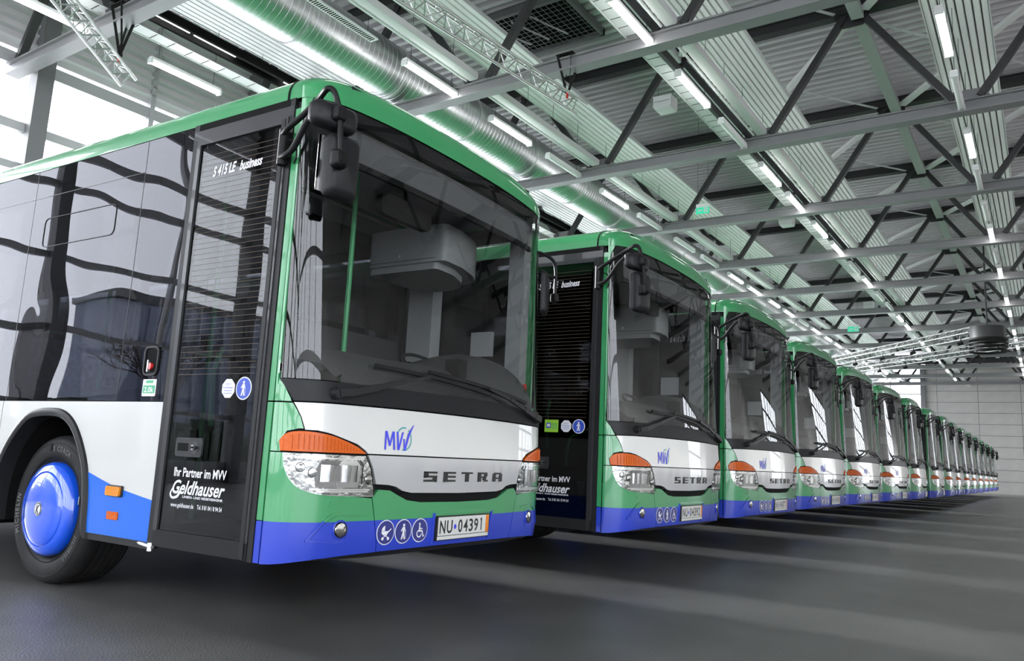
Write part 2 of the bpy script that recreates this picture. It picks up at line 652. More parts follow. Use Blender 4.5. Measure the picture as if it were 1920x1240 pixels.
# ---- longitudinal tubes beside the panels
for k, (x, nm) in enumerate(((-5.55, 'big duct'), (-1.5, 'middle radiant panel'))):
    t = empty('tie_beam', (x, 0, 8.16), label='pale round-edged tie beam along the hall beside the %s' % nm, cat='tie beam')
    for y0 in TY[1:]:
        y1 = min(y0 + 5.02, YB)
        pl = rounded([(-.11, -.05), (.11, -.05), (.11, .10), (-.11, .10)], .04, 3)
        MB().prism(pl, lambda u, v, d: (u, d, v), y1 - .15, y0 + .3, 'steellight').build('beam_segment', t)
        MB().tube([(-.17, y0 + .3, -.02), (-.17, y1 - .15, -.02)], .025, 'panel', 8).build('pipe', t)

# ---- radiant ceiling panels
for k, (x0, x1, nm, ya) in enumerate(((-10.5, -9.35, 'left of the big duct', -2), (-6.43, -5.29, 'between the duct and the cable tray', -2),
                                      (-2.14, -1.16, 'beside the middle row of strip lights', -2), (1.81, 2.84, 'above the right row of strip lights', -2))):
    t = empty('radiant_panel', ((x0 + x1) / 2, 0, 9.3), label='long pale ribbed radiant heating panel %s' % nm, cat='heating panel', group='ribbed radiant heating panels under the roof')
    w = (x1 - x0)
    ye = 62.0
    MB().box((-w / 2, ya, .055), (w / 2, ye, .07), 'steelgrey').build('backing_sheet', t, smooth=0)
    n = 8
    pipe = None
    for i in range(n):
        x = -w / 2 + (i + .5) * w / n
        if pipe is None:
            rw = w / n / 2
            pl = [(-rw + .008, .05), (-rw + .022, -.005), (rw - .022, -.005), (rw - .008, .05)]
            pipe = MB().prism(pl, lambda u, v, d: (u, d, v), ye, ya, 'panel').build('pipe_rib', t, smooth=0)
            o = pipe
        else:
            o = pipe.copy(); COL.objects.link(o)
        o.location.x = x
    for s in (-1, 1):
        MB().box((s * w / 2 - .012, ya, -.02), (s * w / 2 + .012, ye, .07), 'steellight').build('edge_profile', t, smooth=0)

# ---- ventilation duct
DX, DZ, DR = -7.66, 8.72, .55
duct = empty('ventilation_duct', (DX, 0, DZ), label='large round spiral-seamed galvanised ventilation duct along the hall', cat='duct')


def ductsec(y0, y1):
    pr = []
    y = y0
    while y < y1 - .12:
        pr += [(DR, y), (DR, y + .10), (DR + .007, y + .108), (DR + .007, y + .120)]
        y += .128
    pr.append((DR, y1))
    return MB().lathe_y([(r, y) for r, y in pr], (0, 0), 'duct', 48)


sec = ductsec(0, 2.5).build('duct_section', duct, smooth=40)
ring = MB().lathe_y([(DR, -.03), (DR + .03, -.03), (DR + .035, 0), (DR + .03, .03), (DR, .03)], (0, 0), 'ductband', 48).build('joint_ring', duct, smooth=40)
y = -1.6
first = True
while y < 64:
    if first:
        a, b = sec, ring
    else:
        a, b = sec.copy(), ring.copy()
        COL.objects.link(a); COL.objects.link(b)
    a.location = (0, y, 0); b.location = (0, y, 0)
    first = False
    y += 2.51

# ---- unlit louvred light by the duct, cable trays
def tray(name, x, z, y0, y1, w, label, step=.3, dark=True):
    t = empty(name, (x, 0, z), label=label, cat='cable tray')
    MB().box((-w / 2, y0, 0), (w / 2, y1, .012), 'steellight').build('tray_base', t, smooth=0)
    if dark:
        MB().box((w / 2, y0, -.02), (w / 2 + .07, y1, .14), 'steeldark').build('side_flange', t, smooth=0)
    MB().box((-w / 2 - .02, y0, -.01), (-w / 2, y1, .08), 'steellight').build('side_flange', t, smooth=0)
    sm = MB()
    yy = y0 + .1
    while yy < min(y1, 40):
        sm.box((-w / 2 + .02, yy, -.004), (w / 2 - .03, yy + .012, -.0005), 'gap')
        yy += step
    tag(sm.build('slots', t, smooth=0), kind='stuff')
    return t


tray('cable_tray', -2.2, 8.14, -2, 55, .27, 'greenish grey slotted cable tray beside the middle strip lights')
tray('cable_tray', -9.85, 8.22, -2, 30, .30, 'slotted cable tray by the window wall', step=.36, dark=False)
t = empty('louvre_fixture', (-6.04, 0, 7.97), label='short slotted louvre light, unlit, hanging above the edge of the big duct', cat='louvred light')  # uncovered louvred light, switched off, in the row beside the duct
MB().box((-.09, 4.9, 0), (.09, 6.38, .03), 'steellight').build('fixture_frame', t, smooth=0)
for s in (5.1, 6.2):
    MB().tube([(0, s, .03), (0, s, 1.325)], .005, 'steeldark', 5).build('wire', t)
for i in range(30):
    MB().box((-.06, 4.94 + i * .047, -.004), (.06, 4.962 + i * .047, -.001), 'gap').build('slot', t, smooth=0)

# ---- dark light track by the left panel
t = empty('light_track', (-9.55, 0, 8.33), label='black suspended track with slim tubes beside the left heating panel', cat='light track')
MB().box((-.03, -1, -.02), (.04, 24, .14), 'gap').build('track_side', t, smooth=0)
MB().box((.26, -1, -.02), (.33, 24, .14), 'gap').build('track_side', t, smooth=0)
MB().box((.04, -1, .10), (.26, 24, .13), 'steeldark').build('track_top', t, smooth=0)
for y0 in (.4, 2.1, 4.1, 5.1, 7.2, 8.9, 10.6, 12.6, 14.4):
    MB().tube([(.15, y0, .05), (.15, y0 + .9, .05)], .022, 'lit', 8).build('tube', t)

# ---- strip lights
def make_fixture(lit, top=2.85):
    h = MB()
    pl = rounded([(-.055, .0), (.055, .0), (.06, .07), (-.06, .07)], [0, 0, .02, .02], 3)
    h.prism(pl, lambda u, v, d: (u, d, v), .76, -.76, 'fixture')
    d = MB()
    pl = rounded([(-.06, 0), (-.058, -.04), (-.03, -.065), (.03, -.065), (.058, -.04), (.06, 0)], [0, .02, .02, .02, .02, 0], 3)
    d.prism(ccw(pl), lambda u, v, w_: (u, w_, v), .73, -.73, 'lit' if lit else 'off')
    e = [MB().box((-.065, s * .73, -.068), (.065, s * .775, .03), 'off') for s in (-1, 1)]
    w = [MB().tube([(0, s, .07), (0, s, top)], .005, 'steeldark', 5) for s in (-.6, .6)]
    return [h, d] + e + w


FX = {}
for lit in (True, False):
    for top in (2.85, 1.335, 1.275):
        FX[lit, top] = [q.build(n) for q, n in zip(make_fixture(lit, top), ('housing', 'diffuser', 'end_cap', 'end_cap', 'hanger_wire', 'hanger_wire'))]


def fixture(x, y, z, lit, row, k):
    t = empty('strip_light', (x, y, z), label='%s %s strip light of the row %s' % ('glowing' if lit else 'unlit', ORD[k], row), cat='strip light', group='strip lights ' + row)
    for o in FX[lit, {2.27: 1.335, -6.04: 1.335, -1.90: 1.335, -10.36: 1.275}.get(x, 2.85)]:
        if o.parent is None:
            c = o
        else:
            c = o.copy(); COL.objects.link(c)
        c.parent = t


rows = (
    (-10.36, 8.02, 'nearest the window wall', '1111011101010101'),
    (-6.04, 7.96, 'beside the big duct', '1110100011110111101110111'),
    (-1.90, 7.96, 'along the cable tray', '11110111101001101101010101'),
    (2.27, 7.96, 'under the right heating panel', '1010010101101110111101'),
)
for x, z, row, pat in rows:
    ys = []
    for yt in TY[1:]:
        ys += [yt + 1.9, yt + 4.2]
    ys = [q for q in ys if q > 1.5 or x < -9]
    if x == -6.04:
        ys = [q for q in ys if q < 4.9 or q > 6.5]
    if x == 2.27:
        ys = [q for q in ys if q > 9]
    if x == -10.36:
        ys = [q for q in ys if q > -1]
    for k, yy in enumerate(ys):
        if yy > 63 or k >= 26:
            break
        lit = pat[k % len(pat)] == '1' if k < len(pat) else (k % 3 != 1)
        fixture(x, yy, z, lit, row, k)
for q in FX.values():
    for o in q:
        if o.parent is None:
            bpy.data.objects.remove(o)
# the white housings without a cover piece between lamps are the unlit ones above

# ---- left window wall
wl = empty('wall_left', (XL, 0, 0)); tag(wl, 'tall glazed wall with corrugated cladding above the windows', kind='structure')
clad = MB()
z = 8.5
while z < ZD:
    k = len(clad.v)
    p = .21
    pr = [(0, z), (0, z + .08), (.10, z + .12), (.10, z + .165), (0, z + p)]
    for a, b in zip(pr, pr[1:]):
        k = len(clad.v)
        clad.v += [(a[0], YF, a[1]), (a[0], YB, a[1]), (b[0], YB, b[1]), (b[0], YF, b[1])]
        clad.face((k, k + 1, k + 2, k + 3), 'cladding')
    z += p
clad.box((-.12, YF, 8.46), (-.02, YB, ZD + .1), 'cladding')
clad.build('corrugated_cladding', wl, smooth=0)
MB().box((-.1, YF, 0), (.05, YB, .5), 'frame').build('wall_base', wl, smooth=0)
cy_ = [TY[0] - 4.52] + [y + .5 for y in TY]
colm = MB().box((-.15, -.16, 0), (.28, .16, ZD), 'column').build('column', None, smooth=0)
mull = MB().box((-.07, -.055, .5), (.10, .055, ZD), 'frame').build('mullion', None, smooth=0)
used_c = used_m = False
WZ = [(.5, 1.6), (1.6, 3.1), (3.1, 4.6), (4.6, 6.05), (6.18, 6.82), (7.0, 8.1), (8.35, 8.46)]
TR = [(1.55, 1.67), (3.05, 3.17), (4.55, 4.67), (6.03, 6.18), (6.82, 7.0), (8.1, 8.35)]
w_n = 0
yy = [YF] + [q for q in cy_ if q < YB - 1]
for i, y0 in enumerate(yy):
    y1 = yy[i + 1] if i + 1 < len(yy) else YB
    w_n += 1
    w = empty('window_%d' % w_n, (XL, y0, 0)); tag(w, 'tall bright window bay with grey transoms, %s along the left wall' % ORD[i].replace('nearest', 'first'), kind='structure')
    L = y1 - y0
    for a, b in TR:
        MB().box((-.06, .16, a), (.07, L - .16, b), 'frame').build('transom', w, smooth=0)
    for m0 in (L / 2 - .15,):
        o = mull if not used_m else mull.copy()
        if used_m: COL.objects.link(o)
        used_m = True
        o.parent = w; o.location = (0, m0, 0)
    for a, b in WZ:
        for p0, p1 in ((.16, L / 2 - .2), (L / 2 - .1, L - .16)):
            MB().box((-.015, p0, a), (-.005, p1, b), 'pane').build('pane', w, smooth=0)
    o = colm if not used_c else colm.copy()
    if used_c: COL.objects.link(o)
    used_c = True
    o.parent = wl; o.location = (0, y0, 0)

# ---- back wall: panels right, glazing left
XW = -4.55
wb = MB().box((XW, YB + .06, 0), (XR, YB + .2, ZD + .1), 'gap').build('wall_back', smooth=0)
tag(wb, 'pale grey panelled end wall behind the last bus', kind='structure')
xs = [XW, -3.76] + [-3.76 + 2.8 * i for i in range(1, 7)] + [XR]
zs = [0] + [9.47 - .855 * i for i in range(10, -1, -1)] + [9.95]
bxc = {}
for i in range(len(xs) - 1):
    for j in range(len(zs) - 1):
        w_, h_ = xs[i + 1] - xs[i], zs[j + 1] - zs[j]
        if w_ < .1: continue
        k = (round(w_, 2), round(h_, 2))
        if k not in bxc:
            bxc[k] = MB().box((.012, 0, .012), (w_ - .012, .07, h_ - .012), 'wallpanel').build('wall_panel', wb, smooth=0)
            o = bxc[k]
        else:
            o = bxc[k].copy(); COL.objects.link(o)
        o.location = (xs[i], YB - .01, zs[j])
MB().box((XL, YB - .1, 9.95), (XR, YB + .1, 10.3), 'steeldark').build('wall_beam', wb, smooth=0)
MB().box((XW - .35, YB - .25, 0), (XW, YB + .1, 9.9), 'column').build('column', wb, smooth=0)
w_n += 1
w = empty('window_%d' % w_n, (0, YB, 0)); tag(w, 'bright glazed end bay left of the panelled end wall', kind='structure')
for z in (.6, 3.0, 4.9, 6.0, 7.5, 8.75, 9.85):
    MB().box((XL, -.05, z), (XW - .35, .06, z + .1), 'frame').build('transom', w, smooth=0)
for x in (-12.0, -9.6, -7.15):
    MB().box((x, -.06, 0), (x + .09, .07, 9.9), 'frame').build('mullion', w, smooth=0)
for x0, x1 in ((XL, -12), (-11.9, -9.6), (-9.5, -7.15), (-7.06, XW - .35)):
    MB().box((x0, 0, .1), (x1, .01, 9.85), 'pane').build('pane', w, smooth=0)
MB().box((-5.55, -.03, 8.3), (-5.15, -.005, 8.5), 'exitg').build('exit_sign', w, smooth=0)

# ---- right wall (out of the picture, seen in the windscreens): panelled with a glazed part
wr = empty('wall_right', (XR, 0, 0)); tag(wr, 'plain right-hand wall with one gridded window strip, outside the picture', kind='structure')
MB().box((0, 1.7, 0), (.2, 41, ZD + .1), 'wallpanel').build('wall_panel', wr, smooth=0)
MB().box((0, YF, 8.6), (.2, 1.7, ZD + .1), 'wallpanel').build('wall_panel', wr, smooth=0)
w_n += 1
w = empty('window_%d' % w_n, (XR, 0, 0)); tag(w, 'unseen window front added beside the camera in the right-hand wall, lighting the bus fronts', kind='structure')  # unseen glazing, added to light the bus fronts and the floor
for z in (0, 2.0, 4.2, 6.4, 8.4):
    MB().box((-.05, YF, z), (.06, 1.7, z + .2), 'frame').build('transom', w, smooth=0)
for i in range(6):
    MB().box((-.06, YF + i * 2.9, 0), (.07, YF + .2 + i * 2.9, 8.6), 'frame').build('mullion', w, smooth=0)
MB().box((0, YF, .1), (.01, 1.7, 8.5), 'pane').build('pane', w, smooth=0)
MB().box((0, 41, 7.2), (.2, 56, ZD + .1), 'wallpanel').build('wall_panel', wr, smooth=0)
MB().box((0, 56, 0), (.2, YB, ZD + .1), 'wallpanel').build('wall_panel', wr, smooth=0)
w_n += 1
w = empty('window_%d' % w_n, (XR, 0, 0)); tag(w, 'gridded window in the right-hand wall, outside the picture', kind='structure')
for z in [0, 1.2, 2.4, 3.6, 4.8, 6.0, 7.1]:
    MB().box((-.05, 41, z), (.06, 56, z + .12), 'steeldark').build('transom', w, smooth=0)
for i in range(7):
    MB().box((-.06, 41 + i * 2.45, 0), (.07, 41.14 + i * 2.45, 7.2), 'steeldark').build('mullion', w, smooth=0)
MB().box((0, 41, .1), (.01, 56, 7.1), 'pane').build('pane', w, smooth=0)

# ---- glazed wall behind the camera (mirrored in the nearest bus)
wf = empty('wall_front', (0, YF, 0)); tag(wf, 'glazed gate wall behind the camera, seen only mirrored in the nearest bus', kind='structure')
for x in (-13.2, -9.6, -5.9, -2.3, 1.4, 5.0, 8.7, 12.6):
    MB().box((x, -.2, 0), (x + .5, .2, ZD), 'steeldark').build('column', wf, smooth=0)
for z, h in ((0, .35), (2.1, .14), (3.9, .14), (5.7, .25), (7.9, .2), (9.6, 1.2)):
    MB().box((XL, -.08, z), (XR, .08, z + h), 'steeldark').build('transom', wf, smooth=0)
MB().box((XL, -.01, .3), (XR, .0, 9.7), 'pane').build('pane', wf, smooth=0)

# ---- bare trees outside, mirrored in the dark side windows
def tree_mesh(seed, h):
    rnd = random.Random(seed)
    mb = MB()

    def grow(p, d, l, r, lev):
        q = p + d * l
        mid = p + d * l * .5 + Vector((rnd.uniform(-1, 1), rnd.uniform(-1, 1), 0)) * l * .06
        mb.tube([p, mid, q], [r, r * .85, r * .68], 'bark', 6 if lev < 2 else 3, cap=False)
        if lev >= 5:
            return
        n = 2 if lev < 1 else 3
        for _ in range(n):
            a = Vector((rnd.uniform(-1, 1), rnd.uniform(-1, 1), rnd.uniform(-.2, .8)))
            nd = (d * 1.0 + a * .85).normalized()
            grow(q, nd, l * rnd.uniform(.62, .85), r * .62, lev + 1)
    grow(Vector((0, 0, -.25)), Vector((0, 0, 1)), h * .24, h * .02, 0)
    return mb


tm = [tree_mesh(s, 9).build('bare_tree', None, smooth=60) for s in (3, 11)]
spots = [(-25, -9, 1.0), (-20, -13.5, .7), (-26, -1, 1.0), (-25, -17.5, .9), (-19, -20.5, .8), (-26, -26, 1.0), (-19, -5.5, .6)]
for k, (x, y, s) in enumerate(spots):
    o = tm[k % 2]
    if k > 1:
        o = o.copy(); COL.objects.link(o)
    o.location = (x, y, 0); o.scale = (s, s, s); o.rotation_euler.z = k * 1.3
    tag(o, 'bare leafless tree outside the window wall, %s, seen only mirrored' % ['standing mid-row before the warehouse', 'smaller, standing near the glass', 'tallest, farthest towards the hall end', 'standing before the warehouse middle', 'low, close to the gate corner', 'farthest towards the gate corner', 'smallest, nearest the glass'][k], 'tree', 'bare trees outside the window wall')
hd = MB()
rnd = random.Random(5)
for i in range(60):
    x = -40 + i * .7
    hd.box((-29.5 + rnd.uniform(-.5, .5), x    , -.25), (-28.6, x + .8, 1.1 + rnd.uniform(0, 1.4)), 'hedge')
tag(hd.build('dark_hedge', smooth=0), 'dark hedge outside behind the trees, seen only as a mirror image', 'hedge')


wh = empty('warehouse', (-36, -24, 0), label='pale corrugated warehouse outside the window wall, seen only as a mirror image', cat='building')
MB().box((0, -30, -.25), (-6, 1.5, 8.5), 'warewall').build('warehouse_wall', wh, smooth=0)
for i in range(34):
    MB().box((0, -29.9 + i * .92, 0), (.18, -29.5 + i * .92, 8.4), 'warewall').build('wall_rib', wh, smooth=0)
MB().box((.1, -30.2, 8.5), (-6.2, 1.8, 8.9), 'steeldark').build('eaves', wh, smooth=0)

# ---- aluminium lattice girders hung on slings
def lattice(p, q, w, label, r=.025, step=.42, rot=0.0, lamps=()):
    p, q = Vector(p), Vector(q)
    L = (q - p).length
    t = empty('lattice_girder', tuple(p), label=label, cat='lattice girder')
    d = (q - p).normalized()
    side = d.cross(Vector((0, 0, 1))).normalized()
    up = side.cross(d)
    side, up = side * math.cos(rot) + up * math.sin(rot), up * math.cos(rot) - side * math.sin(rot)
    c = [side * (-w / 2), side * (w / 2), up * (w * .8)]
    for a in c:
        MB().tube([tuple(a), tuple(a + d * L)], r, 'alu', 8).build('chord_tube', t)
    n = int(L / step)
    mb = MB()
    for i in range(n):
        s0, s1 = d * (i * step), d * ((i + .5) * step)
        s2 = d * ((i + 1) * step)
        for a, b in ((0, 1), (1, 2), (2, 0)):
            mb.tube([tuple(c[a] + s0), tuple(c[b] + s1)], r * .45, 'alu', 5, False)
            if b != 1 or True:
                mb.tube([tuple(c[b] + s1), tuple(c[a] + s2)], r * .45, 'alu', 5, False)
    tag(mb.build('lattice_bars', t), kind='stuff')
    for f in lamps:
        b0 = d * (L * f) - Vector((0, 0, .05))
        l_ = MB()
        l_.tube([tuple(b0), tuple(b0 - Vector((0, 0, .16)))], .02, 'speaker', 6)
        l_.tube([tuple(b0 - Vector((-.08, 0, .2))), tuple(b0 - Vector((.12, 0, .26)))], .07, 'speaker', 10)
        l_.build('spotlight', t)
    return t


lattice((-3.98, 3.6, 7.3), (-3.45, 9.15, 7.3), .27, 'aluminium lattice girder hanging beside the first full truss, above the windscreen', rot=.5)
lattice((-6.6, .6, 7.05), (-9.62, 4.12, 7.05), .27, 'aluminium lattice girder hanging before the left window wall', rot=.5)
lattice((-8.6, 43.0, 6.5), (1.18, 32.0, 6.5), .42, 'far slanting lattice girder with spotlights, upper of the two', rot=.3, lamps=(.45, .6, .75, .95), r=.035)
lattice((-8.0, 48.6, 6.95), (4.6, 36.2, 6.95), .42, 'far slanting lattice girder with spotlights, lower of the two', rot=.3, lamps=(.15, .3, .42, .55, .7, .85), r=.035)


def sling(x, y, z0, z1, label):
    t = empty('load_sling', (x, y, z1), label=label, cat='sling')
    for s in (-.14, .14):
        MB().bar((s, -.16, z0 - z1 + .03), (s * .2, .02, 0), .012, .045, 'sling').build('strap', t, smooth=0)
        MB().bar((s, .16, z0 - z1 + .03), (s * .2, -.02, 0), .012, .045, 'sling').build('strap', t, smooth=0)
    MB().box((-.17, -.17, z0 - z1 + .03), (.17, .17, z0 - z1 + .045), 'sling').build('strap', t, smooth=0)
    MB().tube([(0, 0, 0), (0, 0, -.1)], .025, 'redink', 8).build('shackle', t)


sling(-3.52, 8.74, 8.1, 7.45, 'black double sling looped round the first truss holding the lattice girder')
sling(-9.25, 3.72, 8.1, 7.25, 'black sling looped round the nearest truss before the window wall')

# ---- drum-shaped speaker ring
t = empty('hanging_drum', (1.65, 31.5, 5.7), label='dark drum-shaped ring lamp hanging at the end of the far lattice girder', cat='ring lamp')
for i in range(4):
    m_ = MB()
    pr = [(.62, 0), (.66, .02), (.66, .07), (.62, .09), (.56, .045), (.62, 0)]
    n0 = 0
    seg = 32
    for r, z in pr:
        for k in range(seg):
            m_.v.append((r * math.cos(2 * PI * k / seg), r * math.sin(2 * PI * k / seg), z + i * .14))
    for a in range(len(pr) - 1):
        for k in range(seg):
            k2 = (k + 1) % seg
            m_.face((a * seg + k, a * seg + k2, (a + 1) * seg + k2, (a + 1) * seg + k), 'speaker')
    m_.build('ring', t)
m_ = MB(); m_.tube([(0, 0, .5), (0, 0, .95)], .6, 'steeldark', 24); m_.build('drum_body', t)
MB().tube([(0, 0, .95), (0, 0, 5.12)], .03, 'steeldark', 8).build('hanger', t)

# ---- grey boxes (detector units), exit signs
for k, (x, y, z) in enumerate(((-3.72, 13.55, 9.12), (-3.66, 23.8, 9.15), (-3.7, 38.9, 9.1))):
    t = empty('hanging_unit', (x, y, z), label='pale square box unit hanging under the deck, %s of three' % ['nearest', 'middle', 'farthest'][k], cat='box unit', group='square units under the deck')
    pl = rounded([(-.22, 0), (.22, 0), (.22, .3), (-.22, .3)], [.06, .06, .0, .0], 3)
    MB().prism(pl, lambda u, v, d: (u, d, v), .2, -.2, 'box').build('casing', t)
    MB().box((-.2, -.206, .16), (.2, -.2, .165), 'steeldark').build('seam', t, smooth=0)
    for s in (-.18, .18):
        MB().tube([(s, 0, .3), (s, 0, 1.6)], .004, 'steeldark', 5).build('wire', t)


def exit_sign(x, y, z, w, label):
    t = empty('exit_sign', (x, y, z), label=label, cat='exit sign')
    h = w * .48
    MB().box((0, 0, 0), (w, .05, h), 'exitg').build('sign_box', t, smooth=0)
    fn = lambda u, v, d: (u * w, -.002 - d, v * h)
    m_ = MB()
    m_.prism([(.12, .5), (.25, .75), (.25, .6), (.5, .6), (.5, .4), (.25, .4), (.25, .25)][::-1], fn, 0, .002, 'inkwhite')
    m_.build('arrow', t, smooth=0)
    m_ = MB()
    m_.prism(rect(.62, .15, .92, .9), fn, 0, .001, 'inkwhite')
    m_.prism([(.7, .2), (.76, .45), (.72, .6), (.78, .68), (.86, .5), (.8, .42), (.84, .2), (.79, .36), (.74, .2)], fn, .001, .002, 'exitg')
    m_.prism(circle(.77, .78, .035, .07, 8), fn, .001, .002, 'exitg')
    m_.build('running_figure_symbol', t, smooth=0)
    MB().box((0, 0, h), (w, .05, h + .10), 'off').build('sign_housing', t, smooth=0)
    for s in (.1, .9):
        MB().tube([(w * s, .02, h + .10), (w * s, .02, ZD + .01 - z)], .004, 'steeldark', 5).build('wire', t)


exit_sign(-4.42, 17.4, 7.82, .36, 'green exit sign with white arrow hanging before the third truss')
exit_sign(-4.45, 37.6, 7.75, .5, 'small far green exit sign hanging beyond the fifth truss')

# ================================================================ the bus (one prototype, copied with all its parts)
def interp(x, xs_, ys_):
    if x <= xs_[0]: return ys_[0]
    for i in range(len(xs_) - 1):
        if x <= xs_[i + 1]:
            t = (x - xs_[i]) / (xs_[i + 1] - xs_[i])
            return ys_[i] + t * (ys_[i + 1] - ys_[i])
    return ys_[-1]


def BZ(z):
    return interp(z, [.3, .37, .45, .9, 1.2, 1.35, 2.6, 2.9, 2.98], [.22, .265, .29, .30, .28, .25, .16, .14, .10])


def gu(u):
    u = min(abs(u), 1.0)
    if u < .8:
        return 1 - .22 * (u / .8) ** 2
    t = min((u - .8) / .2, 1)
    return .78 - .13 * t - .6 * (1 - math.sqrt(max(0, 1 - t * t)))


def F(y, z):
    return BZ(z) * gu((y - 1.275) / 1.275)


def front(y, z, d):
    """point on the front surface, d outwards"""
    e = .004
    y0, y1 = max(0, y - e), min(2.55, y + e)
    t = Vector((F(y1, z) - F(y0, z), y1 - y0, 0)).normalized()
    n = Vector((t.y, -t.x, 0))
    return (F(y, z) + n.x * d, y + n.y * d, z)


def right(x, z, d):
    return (x, -d, z)


def left(x, z, d):
    return (x, 2.55 + d, z)


def frontm(y, z, d):
    return front(2.55 - y, z, d)


YG = []
for i in range(0, 33):
    YG.append(1.275 + 1.275 * (-.8 + 1.6 * i / 32))
for i in range(1, 9):
    u = .8 + .2 * math.sin(PI / 2 * i / 9)
    YG += [1.275 + 1.275 * u, 1.275 - 1.275 * u]
YG += [.0002, .001, .003, 2.5498, 2.549, 2.547]
YG.sort()
ZG = [.3 + .08 * i for i in range(36)]
XG = [-12 + .3 * i for i in range(41)]


def fp(name, outline, m, parent, off=0.0, depth=.012, m2=None, split=None, mirror=False, sm=35, vs=ZG):
    """part(s) of the front surface; mirror also builds the left-hand twin"""
    out = []
    o = MB().patch(ccw(outline), front, YG, vs, m, off, depth, m2, split).build(name, parent, sm)
    out.append(o)
    if mirror:
        o2 = MB().patch(ccw([(2.55 - y, z) for y, z in outline]), front, YG, vs, m, off, depth, m2, split).build(name, parent, sm)
        out.append(o2)
    return out


def sp(name, outline, m, parent, off=0.0, depth=.012, side='r', us=(), vs=(), sm=35):
    if side == 'r':
        return MB().patch(ccw(outline), right, us, vs, m, off, depth).build(name, parent, sm)
    o = ccw(outline)[::-1]
    return MB().patch(o, left, us, vs, m, off, depth).build(name, parent, sm)


bus = empty('city_bus')
NEARONLY = []      # fine parts only for the buses that show them

# ---- front: black body behind the gaps
fp('front_body', [(0, .39), (.2, .42), (1.275, .44), (2.35, .42), (2.55, .39), (2.55, 1.3), (0, 1.3)], 'gap', bus, -.022, .01)

# bumper
GRL = [(.475, .84), (.55, .772), (.66, .765), (.74, .728), (.85, .705), (1.275, .70)]
top = [(.56, .71), (.575, .745), (.66, .74), (.72, .715), (.80, .685), (.92, .672), (1.275, .668)]
full_top = top + [(2.55 - y, z) for y, z in top[:-1][::-1]]
cb = [(.604, .41), (.86, .413), (1.275, .415), (1.69, .413), (1.946, .41)]
bc = cb + [(1.99, .58), (2.02, .71)] + full_top[::-1] + [(.53, .71), (.56, .58)]
PL = rect(1.05, .432, 1.65, .598)
plr = rounded(PL, .03)
fp('bumper_middle', [(.604, .41), (.86, .413), (1.275, .415), (1.69, .413), (1.946, .41), (1.985, .58), (2.018, .705)] + full_top[1:-1][::-1] + [(.532, .705), (.565, .58)],
   'blue', bus, 0, .03, 'green', .58)
# corners, with the fog lamp scoop as its own part
HL = smoothline([(.024, .925), (.03, .86), (.052, .79), (.10, .742), (.20, .718), (.36, .712)], 3) + [(.538, .708)]
corner = [(.0003, .37), (.1, .385), (.2, .396), (.40, .405), (.598, .409), (.559, .58), (.527, .698)] + HL[::-1][1:] + [(.0003, .925)]
fp('bumper_corner', corner, 'blue', bus, 0, .03, 'green', .58, mirror=True)
# lower lip under the bumper
lip = [(.12, .385), (.55, .375), (1.275, .38), (2.0, .375), (2.43, .385), (2.35, .412), (1.275, .425), (.2, .412)]
fp('bumper_underlip', lip, 'cover', bus, -.05, .06)
# green corner between headlight and seam
fp('corner_fender', [(.0003, .931), (.016, .931), (.012, .985), (.03, 1.035), (.07, 1.05), (.088, 1.05), (.072, 1.11), (.042, 1.178), (.0003, 1.178)], 'green', bus, 0, .02, mirror=True)
# upper corner post
fp('corner_post', [(.0003, 1.186), (.038, 1.186), (.003, 1.305), (.003, 2.68), (.011, 2.78), (.045, 2.865), (.12, 2.90), (.0003, 2.90)], 'green', bus, 0, .02, mirror=True)
for s in 'rl':
    sp('side_strip', rect(-.028, .372, .0125, .578), 'blue', bus, 0, .012, s)
    sp('side_strip', rect(-.028, .582, .0125, 1.178), 'green', bus, 0, .012, s)
    sp('side_strip', rect(-.028, 1.186, .0125, 2.79), 'green', bus, 0, .012, s)

# hood (white) and grille panel
ht = [(.046, 1.182), (.2, 1.187), (.68, 1.193), (1.275, 1.195)]
ht = ht + [(2.55 - y, z) for y, z in ht[:-1][::-1]]
hb_ = [(.094, 1.045), (.15, 1.045), (.22, 1.033), (.30, 1.012), (.40, .985), (.458, .952), (.472, .938), (1.275, .938)]
hb_ = hb_ + [(2.55 - y, z) for y, z in hb_[:-1][::-1]]
hood = hb_ + [(2.55 - .076, 1.11)] + ht[::-1] + [(.076, 1.11)]
fp('hood_panel', hood, 'white', bus, .002, .02)
gl_ = [(.475, .930), (.515, .86), (.548, .775)] + [(.64, .771), (.70, .762), (.755, .738), (.83, .727), (1.275, .722)]
gl_ = gl_ + [(2.55 - y, z) for y, z in gl_[:-1][::-1]]
fp('grille_panel', gl_, 'silver', bus, .004, .03)
fp('grille_slot', [(.72, .70), (.83, .675), (1.275, .672), (1.72, .675), (1.83, .70), (1.75, .735), (1.275, .725), (.8, .735)], 'gap', bus, -.012, .005)

